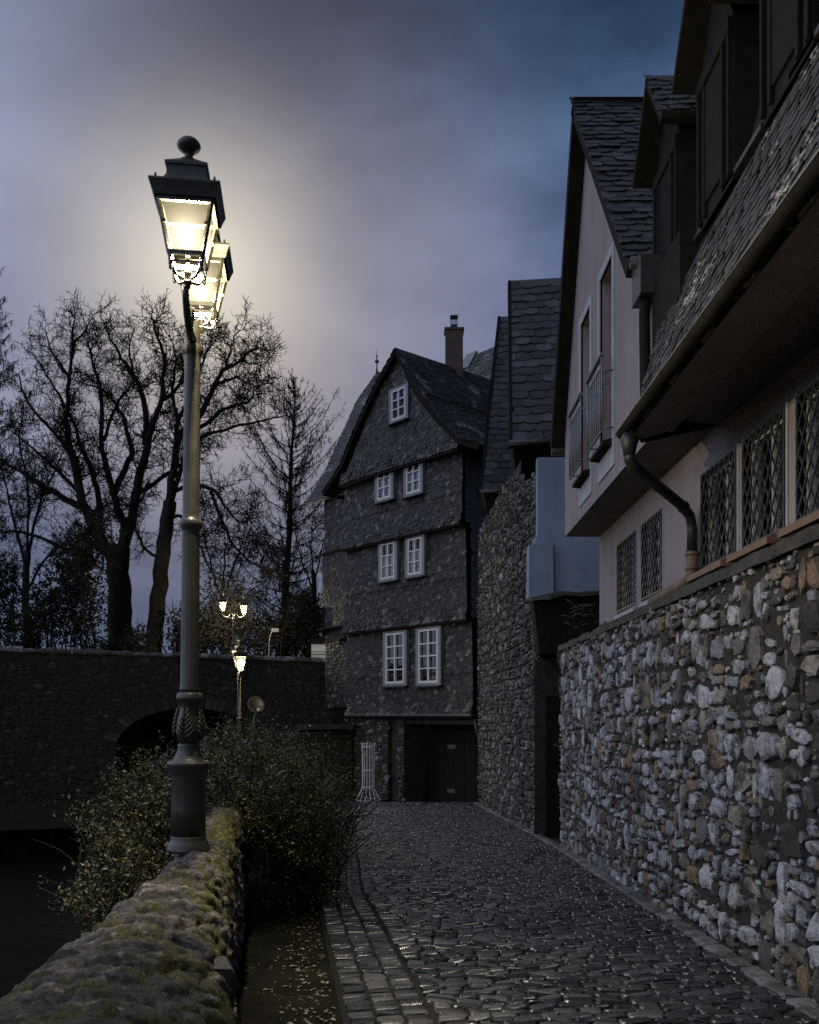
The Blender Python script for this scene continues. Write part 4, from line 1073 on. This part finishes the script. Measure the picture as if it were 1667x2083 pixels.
# ivy at the left of the garage
iv = MB(); leafcloud(iv, [(H(s_l-.8,.1,-.35),(.9,.25,.45)),(H(s_l-.2,.1,-1.0),(.4,.25,.9))], 900, .09, 5, .5)
tag(iv.build('ivy', M['leaf']), 'straggling ivy on the stone wall beside the garage door', 'ivy')
# terrace wall left of the house
tw = thing('terrace_wall', 'low dark terrace wall with ledge left of the slate house', 'wall', (-4.5, 32, gz(30)))
b = MB(); b.slab([P(560,1640,31.0), P(560,1490,31.0), P(716,1478,32.0), P(716,1640,32.0)], (0,.8,0)); b.boxf(P(600,1484,30.7), V((1.9,.6,0)), V((0,.8,0)), V((0,0,.16))); put(b, 'masonry', M['mortar'], tw)
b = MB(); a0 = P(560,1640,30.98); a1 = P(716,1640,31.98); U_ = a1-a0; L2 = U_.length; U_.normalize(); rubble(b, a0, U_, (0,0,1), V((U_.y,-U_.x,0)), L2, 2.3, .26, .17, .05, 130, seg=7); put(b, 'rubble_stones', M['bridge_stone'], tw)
b = MB(); b.tube([P(582,1494,30.4), P(640,1491,30.8), P(705,1490,31.2)], .025, 6); put(b, 'handrail', M['darkzinc'], tw)
b = MB(); b.box(-.16,.16,-.08,.08,0,.34); b.box(-.18,.18,-.10,.10,.34,.38); b.box(-.11,.11,-.09,-.08,.05,.28)
tag(b.build('meter_box', M['plaster_far'], None, P(655,1612,30.5)), 'small pale box on the dark terrace wall by the bush', 'box')

# wire tree guard by the garage
tg = thing('wire_cage', 'tall flared white wire cage standing beside the garage door', 'wire cage', (0,0,0))
gy = 29.2; cxp = (750-CX)*gy/F; z0 = gz(gy); tg.location = (cxp, gy, z0)
b = MB(); nw = 14
for i in range(nw):
    a = 2*math.pi*i/nw; c, s_ = math.cos(a), math.sin(a)
    b.tube([(c*.40,s_*.40,.0),(c*.38,s_*.38,.05),(c*.25,s_*.25,.28),(c*.205,s_*.205,.40),(c*.19,s_*.19,.55),(c*.19,s_*.19,1.0),(c*.20,s_*.20,1.75),(c*.235,s_*.235,1.80),(c*.24,s_*.24,1.76)], .013, 5)
b.build('upright_wires', M['white'], tg)
b = MB()
for r_, z_ in ((.40,.02),(.205,.42),(.195,.95),(.205,1.68)):
    b.tube([(r_*math.cos(2*math.pi*i/24), r_*math.sin(2*math.pi*i/24), z_) for i in range(25)], .014, 5, False)
b.build('hoops', M['white'], tg)

# ------------------------------------------------------------------ arched bridge
br = thing('stone_bridge', 'dark arched stone bridge with pale coping behind the lamps', 'bridge', (-9, 34, -1))
B0 = V((-17.5,31.2,0)); B1 = V((-3.1,36.4,0)); BU = (B1-B0); BL = BU.length; BU.normalize(); BN = V((BU.y,-BU.x,0))
def bs(px_):
    ray = V(((px_-CX)/F,1,0)); t = B0.dot(BN)/ray.dot(BN); return (ray*t - B0).dot(BU)
ac = bs(388); ah = (bs(535)-bs(238))/2
def archz(s): 
    t = abs(s-ac)/ah
    return -4 if t >= 1 else -1.25 + 1.52*math.sqrt(1-t*t)
ZTB = 2.06
b = MB(); ns = 120; vs = []; fs = []
for i in range(ns+1):
    s = BL*i/ns; p = B0 + BU*s
    zt_ = ZTB + .18*(1-s/BL); zb_ = archz(s)
    vs += [p+V((0,0,zb_)), p+V((0,0,zt_)), p-BN*3.0+V((0,0,zb_))]
for i in range(ns): fs += [[3*i,3*i+3,3*i+4,3*i+1],[3*i,3*i+2,3*i+5,3*i+3]]
b.add(vs, fs); b.slab([B0-BN*.4+V((0,0,-4)), B1-BN*.4+V((0,0,-4)), B1-BN*.4+V((0,0,ZTB)), B0-BN*.4+V((0,0,ZTB+.18))], (0,.01,0)) if False else None
b.poly(B0-BN*3+V((0,0,-5)), B1-BN*3+V((0,0,-5)), B1-BN*3+V((0,0,1.0)), B0-BN*3+V((0,0,1.0)))
b.poly(B0+V((0,0,1.0)), B1+V((0,0,1.0)), B1-BN*3+V((0,0,1.0)), B0-BN*3+V((0,0,1.0)))
put(b, 'masonry', M['mortar'], br)
b = MB(); rubble(b, B0+V((0,0,-3)), BU, (0,0,1), BN, BL, 5.1, .32, .15, .05, 140, seg=7, mask=lambda u, v: v-3 > archz(u)+.42 and v-3 < ZTB+.15*(1-u/BL)-.1)
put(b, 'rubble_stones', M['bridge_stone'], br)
b = MB(); na = 34
for i in range(na):
    a0 = math.pi*(i+.06)/na; a1 = math.pi*(i+.94)/na; q_ = rnd.uniform(.9,1.1)
    def ap_(a, k): return B0 + BU*(ac - math.cos(a)*(ah+k)) + V((0,0,-1.25 + math.sin(a)*(1.52+k)))
    b.slab([ap_(a0,0), ap_(a1,0), ap_(a1,.42*q_), ap_(a0,.42*q_)], BN*rnd.uniform(.05,.10))
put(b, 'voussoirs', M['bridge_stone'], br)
b = MB(); s = 0; q = random.Random(8)
while s < BL:
    L = q.uniform(.25,.6); p = B0 + BU*s + V((0,0,ZTB + .18*(1-s/BL))); hh = q.uniform(.13,.2)
    vs = []; 
    for i, k in enumerate((0, L*.5, L*.97)):
        for (o_, z_) in ((.12,0),(.13,hh*.5),(.02,hh),(-.35,hh),(-.42,0)):
            vs.append(p + BU*k + BN*(o_+q.uniform(-.02,.02)) + V((0,0,z_+q.uniform(-.02,.02) + (.02 if i == 1 else 0))))
    fs = [[r_*5+k, r_*5+5+k, r_*5+6+k, r_*5+k+1][::-1] for r_ in range(2) for k in range(4)]
    b.add(vs, fs, True); s += L
put(b, 'coping', M['stone_dark'], br)
# satellite dish on its mast
sd = thing('satellite_dish', 'round grey satellite dish on a thin mast before the bridge', 'satellite dish', P(517,1500,27))
b = MB(); b.lathe([(.002,0),(.10,.012),(.19,.04),(.25,.075),(.262,.078),(.25,.088),(.19,.055),(.10,.025),(.002,.013)], 28)
do = b.build('dish', M['darkzinc'], sd, (.05,-.05,.92)); do.rotation_euler = (R(72), R(0), R(28))
b = MB(); b.tube([(-.03,.05,-.6),(-.02,.05,.5),(.04,.02,.72),(.05,.0,.88)], .018, 6); b.build('mast', M['zinc'], sd)
b = MB(); b.tube([(.06,-.1,.70),(.18,-.34,.78)], .012, 5); b.box(.15,.23,-.42,-.33,.76,.84); b.build('receiver_arm', M['zinc'], sd)
# slim sign post and far white building behind the bridge
sp = thing('sign_post', 'slim pale post with small sign beside the conifer trunk', 'sign', P(548,1345,41))
b = MB(); b.tube([(0,0,-.6),(0,0,.5),(.03,0,1.0),(.12,0,1.28),(.24,0,1.36)], .028, 6); b.build('post', M['railing'], sp)
b = MB(); b.box(.10,.42,-.03,.0,1.28,1.44); b.build('sign_panel', M['greypaint'], sp)
fb_ = thing('far_building', 'small white far building wedged beside the slate house', 'building', P(645,1345,44))
b = MB(); b.box(-.26,.9,0,1.2,-.6,.82); b.build('wall', M['plaster_far'], fb_)
b = MB(); b.slab([(-.34,-.1,.82),(1,-.1,.82),(1,.7,1.15),(-.34,.7,1.15)], (0,0,.07)); b.build('roof', M['blackwood'], fb_)
b = MB(); b.box(-.27,.9,-.03,0,.30,.36); b.box(-.27,.9,-.03,0,.44,.47); b.build('rail_band', M['greypaint'], fb_)

# ------------------------------------------------------------------ trees
def limb(mb, pts, d0, r0, r1, q, dd=1.2):
    k = len(pts); out = []; off = 0.0; drift = q.uniform(-dd, dd)
    for i, (x, y) in enumerate(pts):
        out.append(P(x, y, d0 + drift*i/max(1,k-1)))
    fine = []
    for i in range(k-1):                                   # Catmull-Rom smoothing
        p0, p1, p2, p3 = out[max(0,i-1)], out[i], out[i+1], out[min(k-1,i+2)]
        for s_ in range(4):
            t = s_/4
            fine.append(.5*((2*p1) + (p2-p0)*t + (2*p0-5*p1+4*p2-p3)*t*t + (3*p1-p0-3*p2+p3)*t**3))
    fine.append(out[-1]); n_ = len(fine)
    fine = [p + V((q.gauss(0,.03), 0, q.gauss(0,.03))) if 0 < i < n_-1 else p for i, p in enumerate(fine)]
    mb.tube(fine, [r0 + (r1-r0)*i/(n_-1) for i in range(n_)], 8)
    return fine
def bare_tree(name, label, d, trunk, limbs, seed, budget, group):
    q = random.Random(seed); t = thing(name, label, 'tree', P(trunk[0][0], trunk[0][1], d), group)
    b = MB(); tr = limb(b, trunk, d, trunk_r[name+str(seed)][0], trunk_r[name+str(seed)][1], q, .0)
    put(b, 'trunk', M['bark'], t)
    b = MB(); tw_ = MB(); bud = [budget]
    for (pts, r0, r1) in limbs:
        r0 *= .70
        f = limb(b, pts, d, r0, r1, q, 2.2)
        share = [4000]
        twigs(tw_, f, r0*.55, q, 0, 3.5, 1.7, share)
    put(b, 'limbs', M['bark'], t); put(tw_, 'twigs', M['bark'], t)
    return t
trunk_r = {'bare_tree1': (.68,.48), 'bare_tree2': (.42,.31)}
bare_tree('bare_tree', 'broad leafless tree with thick forked trunk behind the bridge parapet', 45,
  [(250,1400),(246,1320),(243,1220),(242,1150),(246,1110)],
  [([(240,1250),(230,1150),(204,1092),(168,1020),(154,948),(139,890),(137,848),(142,776),(147,704),(151,640)], .46,.03),
   ([(204,1092),(200,1010),(186,950),(166,915),(150,860),(112,790),(80,735)], .24,.03),
   ([(190,1045),(110,1002),(50,965),(0,935)], .26,.05),
   ([(170,1010),(120,960),(70,915),(30,880)], .16,.03),
   ([(190,1135),(140,1120),(60,1085),(0,1082)], .17,.04),
   ([(244,1230),(247,1130),(254,1070),(240,1034),(223,972),(208,915),(206,800),(190,740),(178,690)], .40,.03),
   ([(233,1000),(259,943),(269,920),(254,860),(230,812),(205,790),(154,776)], .24,.03),
   ([(211,896),(235,830),(262,790),(285,765)], .14,.03),
   ([(246,1220),(251,1130),(268,1056),(283,972),(300,908),(312,860),(329,814),(334,728),(319,680),(309,640)], .42,.03),
   ([(297,905),(293,814),(271,760),(240,716),(214,664)], .24,.03),
   ([(329,814),(360,790),(380,740),(372,690)], .16,.03),
   ([(290,1000),(340,965),(380,935),(400,900)], .17,.04),
   ([(160,940),(110,880),(60,820),(38,760)], .16,.03),
   ([(270,760),(262,710),(275,665)], .10,.02),
   ([(143,770),(110,720),(92,668)], .11,.02),
   ([(147,704),(175,670),(190,640)], .09,.02)], 1, 5200, 'bare trees behind the bridge')
bare_tree('bare_tree', 'slimmer leafless tree leaning right behind the big lamp post', 43,
  [(308,1400),(314,1310),(325,1188),(334,1104),(346,1020)],
  [([(334,1110),(345,1020),(356,940),(372,880),(405,850),(431,794),(457,753),(490,733),(516,710),(552,714)], .30,.025),
   ([(336,1090),(350,1010),(380,930),(405,893),(457,874),(524,857),(578,846)], .20,.03),
   ([(372,880),(408,872),(455,833),(481,822),(507,818),(520,790)], .17,.03),
   ([(350,1000),(403,988),(436,999),(457,1027),(490,1064),(524,1048)], .16,.03),
   ([(356,940),(362,860),(395,790),(420,720),(440,690)], .17,.025),
   ([(457,753),(472,705),(480,680),(500,668)], .08,.015),
   ([(431,794),(470,770),(510,780),(535,800)], .10,.02),
   ([(362,860),(352,790),(360,730),(345,680)], .15,.02),
   ([(340,1060),(370,1050),(400,1100),(430,1160),(480,1210)], .13,.03),
   ([(430,1000),(470,1100),(520,1150),(565,1160)], .12,.03),
   ([(330,1140),(290,1110),(272,1050),(268,1000)], .12,.03),
   ([(490,733),(530,745),(548,770)], .07,.015)], 2, 3600, 'bare trees behind the bridge')
trunk_r.update({'bare_tree3': (.26,.18), 'bare_tree4': (.14,.10), 'bare_tree5': (.20,.14)})
bare_tree('bare_tree', 'thin-stemmed leafless tree spreading low at the left end of the bridge', 50,
  [(62,1400),(60,1300),(52,1200),(56,1120)],
  [([(54,1160),(30,1060),(10,980),(-20,900)], .14,.02), ([(55,1150),(75,1040),(110,960),(140,900)], .14,.02), ([(54,1200),(100,1130),(160,1090),(200,1050)], .12,.02),
   ([(54,1220),(20,1170),(-20,1150)], .10,.02), ([(56,1120),(58,1000),(40,900),(50,830)], .12,.02), ([(60,1280),(110,1230),(170,1190)], .10,.02)], 3, 0, 'bare trees behind the bridge')
bare_tree('bare_tree', 'slender leafless sapling rising beside the far lit lanterns', 47,
  [(455,1400),(458,1300),(452,1230),(456,1180)],
  [([(455,1230),(430,1150),(415,1080),(420,1010)], .08,.015), ([(455,1220),(480,1140),(500,1080),(520,1000)], .08,.015), ([(454,1250),(510,1200),(550,1180)], .07,.015), ([(456,1180),(458,1110),(450,1030)], .07,.015)], 4, 0, 'bare trees behind the bridge')
bare_tree('bare_tree', 'leafless tree half hidden by the slate house wing', 58,
  [(640,1400),(636,1300),(640,1220),(636,1160)],
  [([(638,1200),(610,1130),(600,1050)], .09,.015), ([(638,1190),(655,1120),(670,1060)], .09,.015), ([(637,1240),(605,1210),(590,1170)], .08,.015), ([(636,1160),(634,1090),(640,1030)], .08,.015)], 5, 0, 'bare trees behind the bridge')
# larch with hanging sprays
def conifer(label, d, x0, y0, x1, y1, wmax, seed, nb, up, group=None, dens=9.0, r0=.34, flip=None):
    q = random.Random(seed); t = thing('conifer', label, 'tree', P(x0, y0, d), group)
    b = MB(); pb_, pt_ = P(x0,y0+40,d), P(x1,y1,d); L = (pt_-pb_).length
    tk = [pb_.lerp(pt_, i/12) + V((.05*math.sin(i*1.3),0,0)) for i in range(13)]
    b.tube(tk, [r0*(1-i/12.4)+.015 for i in range(13)], 10); put(b, 'trunk', M['bark'], t)
    b = MB(); nd = MB()
    for i in range(nb):
        h = (i+q.random())/nb; h = .12 + .88*h
        p = pb_.lerp(pt_, h)
        w = wmax*(min(1, (1-h)/.30)**.7)*(1 if h > .3 else .75+.8*h)*q.uniform(.6,1.12)
        a = q.random()*2*math.pi
        dr = V((math.cos(a), math.sin(a)*.8, 0))
        asc = up + .8*max(0, h-.35) + q.uniform(-.12,.2)
        n_ = 8; pts = []
        for k in range(n_+1):
            tt = k/n_; pts.append(p + dr*w*tt + V((q.gauss(0,.04),q.gauss(0,.04), w*(asc*tt*.9 + .25*tt*tt - .12*math.sin(tt*3)) )))
        b.tube(pts, [.038*(1-k/n_)*(1.15-h*.6)+.008 for k in range(n_+1)], 4, False)
        m_ = int(w*dens)
        for k in range(m_):
            tt = q.uniform(.15,1.0); pp_, dd_ = along(pts, min(.999,tt))
            sl_ = q.uniform(.1,.5)*min(1,w*.5)
            sd_ = V((q.gauss(0,.5),q.gauss(0,.5),-.15 + .5*max(0,h-.75)))*sl_
            e_ = pp_ + sd_; b.tube([pp_, e_, e_ + V((q.gauss(0,.08),q.gauss(0,.08),-.25*q.random()))], .007, 3, False)
            for c_ in range(1):
                s0_ = pp_.lerp(e_, q.random()); ln = q.uniform(.10,.42)*(1 - .6*max(0,h-.7)/.3); wd = q.uniform(.007,.022)
                tip = s0_ + V((q.gauss(0,.05), q.gauss(0,.05), -ln)); md = s0_.lerp(tip,.5)
                nd.add([s0_, md+V((wd,0,0)), tip, md-V((wd,0,0))], [[0,1,2,3]]); nd.add([s0_, md+V((0,wd,0)), tip, md-V((0,wd,0))], [[0,1,2,3]])
    put(b, 'branches', M['bark'], t); put(nd, 'hanging_sprays', M['needle'], t); return t
conifer('straight larch with drooping winter twigs between bridge and slate house', 50, 575, 1345, 601, 768, 3.1, 5, 150, .50, None, 14, .25)
conifer('dense dark conifer cut by the frame edge at far left', 42, -40, 1345, -30, 450, 1.75, 6, 200, .0, None, 22, .3)

# thickets behind the parapet
def thicket(label, blobs, n, size, seed, stems):
    q = random.Random(seed); t = thing('shrub', label, 'shrub', V(blobs[0][0]) - V((0,0,blobs[0][1][2])), 'evergreen shrubs behind the bridge')
    b = MB(); leafcloud(b, blobs, n, size, seed, .2, .25); put(b, 'foliage', M['leafdark'], t)
    b = MB()
    for i in range(stems):
        c, r = q.choice(blobs); p = V((c[0]+q.uniform(-.7,.7)*r[0], c[1]+q.uniform(-.7,.7)*r[1], c[2]-r[2]))
        pts = wiggle(p, (q.uniform(-.3,.3), q.uniform(-.2,.2), 1), r[2]*q.uniform(1.2,2.3), 7, q, .22)
        b.tube(pts, [.035*(1-k/8)+.008 for k in range(8)], 4, False)
    put(b, 'stems', M['bark'], t); return t
def E(px_, py_, d, rx, rz, ry=1.2): c = P(px_, py_, d); s_ = d/F; return (c, (rx*s_, ry, rz*s_))
thicket('dense thicket at the left end of the bridge parapet', [E(40,1290,40,75,75), E(100,1240,41,60,85), E(0,1200,42,50,80)], 9450, .17, 201, 40)
thicket('rounded dark evergreen against the forked bare trunk', [E(165,1225,41,58,120), E(150,1140,42,50,65), E(195,1100,42,45,60)], 10125, .17, 202, 30)
thicket('low shrub between the two bare tree trunks', [E(285,1310,41,30,42), E(225,1320,41,40,30)], 3300, .15, 203, 20)
thicket('lamplit shrub behind the far double lantern', [E(430,1280,42.5,62,80), E(475,1250,43,55,75), E(380,1290,43,45,60)], 12150, .16, 204, 50)
thicket('shrub around the foot of the larch', [E(540,1300,44,50,55), E(600,1290,45,50,62)], 9240, .15, 205, 40)
thicket('tall thin shrub against the slate house wall', [E(640,1270,46,34,70), E(620,1240,46,24,50)], 6600, .15, 206, 40)

# brambles behind and beside the garden wall
def bush(label, blobs, n, size, seed, stems):
    q = random.Random(seed); t = thing('bramble_bush', label, 'bush', V(blobs[0][0]) - V((0,0,blobs[0][1][2])), 'bramble bushes by the garden wall')
    b = MB(); leafcloud(b, blobs, n, size, seed, .1, .55, floor=lambda p: ground_z(p.x, p.y) + .0); put(b, 'foliage', M['leaf'], t)
    b = MB()
    for i in range(stems):
        c, r = q.choice(blobs); a = q.random()*6.28
        p = V((c[0]+q.uniform(-.7,.7)*r[0], c[1]+q.uniform(-.8,.8)*r[1], c[2]-r[2]*.8))
        pts = wiggle(p, (math.cos(a)*.5, math.sin(a)*.5, 1), r[2]*q.uniform(1.2,2.3), 8, q, .3, -.02)
        b.tube(pts, [.010*(1-k/9)+.003 for k in range(9)], 4, False)
    put(b, 'stems', M['bark'], t); return t
bush('bright lamplit bramble bush right behind the lamp pedestal', [(P(545,1640,9.0),(.50,1.2,.62)), (P(470,1620,8.2),(.42,.9,.58)), (P(610,1690,9.6),(.36,1.0,.55)), (P(650,1745,9.6),(.34,.9,.42))], 46000, .034, 301, 120)
bush('dark bramble bush sprawling left of the lamp pedestal', [(P(292,1690,7.6),(.43,.9,.50)), (P(235,1780,7.0),(.30,.7,.38)), (P(330,1615,8.4),(.38,.9,.40))], 24000, .033, 302, 90)
bush('bush trailing onto the cobbles before the slate house', [(P(600,1610,14),(.8,1.8,.75)), (P(660,1660,13.0),(.5,1.4,.55)), (P(500,1560,15),(1.0,1.8,.8))], 30000, .045, 303, 80)

# ------------------------------------------------------------------ sky
w = bpy.data.worlds.new('World'); sc.world = w; w.use_nodes = True
t = w.node_tree; t.nodes.clear()
class WN_(NT):
    def __init__(s): s.t = t
nt = WN_()
out = nt.n('ShaderNodeOutputWorld'); bg = nt.n('ShaderNodeBackground'); nt.l(bg.outputs[0], out.inputs[0])
tc = nt.n('ShaderNodeTexCoord'); gen = tc.outputs['Generated']
sx = nt.n('ShaderNodeSeparateXYZ'); nt.l(gen, sx.inputs[0])
base = ramp(nt, sx.outputs[2], [(0,(.072,.100,.168)),(.15,(.090,.122,.215)),(.30,(.118,.152,.268)),(.40,(.112,.155,.290)),(.50,(.058,.100,.205)),(.60,(.027,.052,.108)),(.75,(.06,.085,.14)),(1,(.12,.14,.19))])
def math2(op, a, b_):
    m_ = nt.n('ShaderNodeMath', operation=op)
    for i, v_ in enumerate((a, b_)):
        if isinstance(v_, (int, float)): m_.inputs[i].default_value = v_
        else: nt.l(v_, m_.inputs[i])
    return m_.outputs[0]
def dirglow(vec, lo, hi):
    v_ = V(vec).normalized(); dp = nt.n('ShaderNodeVectorMath', operation='DOT_PRODUCT'); nt.l(gen, dp.inputs[0]); dp.inputs[1].default_value = v_
    mr_ = nt.n('ShaderNodeMapRange', interpolation_type='SMOOTHERSTEP'); nt.l(dp.outputs['Value'], mr_.inputs[0])
    mr_.inputs[1].default_value = lo; mr_.inputs[2].default_value = hi; return mr_.outputs[0]
mp = nt.n('ShaderNodeMapping'); nt.l(gen, mp.inputs[0]); mp.inputs['Scale'].default_value = (1.0,1.0,2.2)
n1 = noise(nt, 3.6, 6, .52, mp.outputs[0])
cl = ramp(nt, n1, [(.34,(.55,.60,.70)),(.50,(1.0,1.0,1.0)),(.66,(1.45,1.38,1.30))])
col = mix(nt, 1.0, base, cl, 'MULTIPLY')
n2 = noise(nt, 9, 8, .62, mp.outputs[0])
col = mix(nt, 1.0, col, ramp(nt, n2, [(.3,(.74,.77,.82)),(.7,(1.22,1.20,1.17))]), 'MULTIPLY')
def cone(vec, A, p):
    v_ = V(vec).normalized(); dp = nt.n('ShaderNodeVectorMath', operation='DOT_PRODUCT'); nt.l(gen, dp.inputs[0]); dp.inputs[1].default_value = v_
    ac_ = math2('ARCCOSINE', math2('MINIMUM', dp.outputs['Value'], .999999), 0)
    return math2('POWER', math2('MAXIMUM', math2('SUBTRACT', 1, math2('DIVIDE', ac_, A)), 0), p)
g1 = cone((-410,1900,820), .42, 1.8)                       # after-glow, with the lamp's wide halo painted into the sky
col = mix(nt, math2('MULTIPLY', g1, ramp(nt, n1, [(.25,(.7,.7,.7)),(.7,(1.15,1.15,1.15))])), col, (.46,.39,.37))
g2 = cone((-428,1900,920), .19, 2.2)  # bright core of the lamp's halo, painted into the sky
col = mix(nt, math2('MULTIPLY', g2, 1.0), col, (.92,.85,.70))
g3 = cone((-10,1900,930), .13, 1.2)
col = mix(nt, math2('MULTIPLY', g3, .5), col, (.25,.265,.36))
# fill light added to the sky, left and behind the viewer, out of frame
g4 = dirglow((-.93,-.16,.40), .15, .95)
col = mix(nt, g4, col, (.80,.92,1.28))
sky = nt.n('ShaderNodeTexSky', sky_type='NISHITA'); sky.sun_disc = False; sky.sun_elevation = R(1.0); sky.sun_rotation = R(240)
sk = nt.n('ShaderNodeVectorMath', operation='SCALE'); nt.l(sky.outputs[0], sk.inputs[0]); sk.inputs['Scale'].default_value = .004
col = mix(nt, 1.0, col, sk.outputs[0], 'ADD')
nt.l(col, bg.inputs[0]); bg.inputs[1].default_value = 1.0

sc.view_settings.view_transform = 'Standard'; sc.view_settings.look = 'None'; sc.view_settings.exposure = 0; sc.view_settings.gamma = 1
sc.cycles.max_bounces = 8; sc.cycles.diffuse_bounces = 3; sc.cycles.transparent_max_bounces = 12
sc.cycles.sample_clamp_indirect = 1.5
sc.cycles.use_denoising = False
print('OBJS', len(bpy.data.objects), 'VERTS', sum(len(m.vertices) for m in bpy.data.meshes))
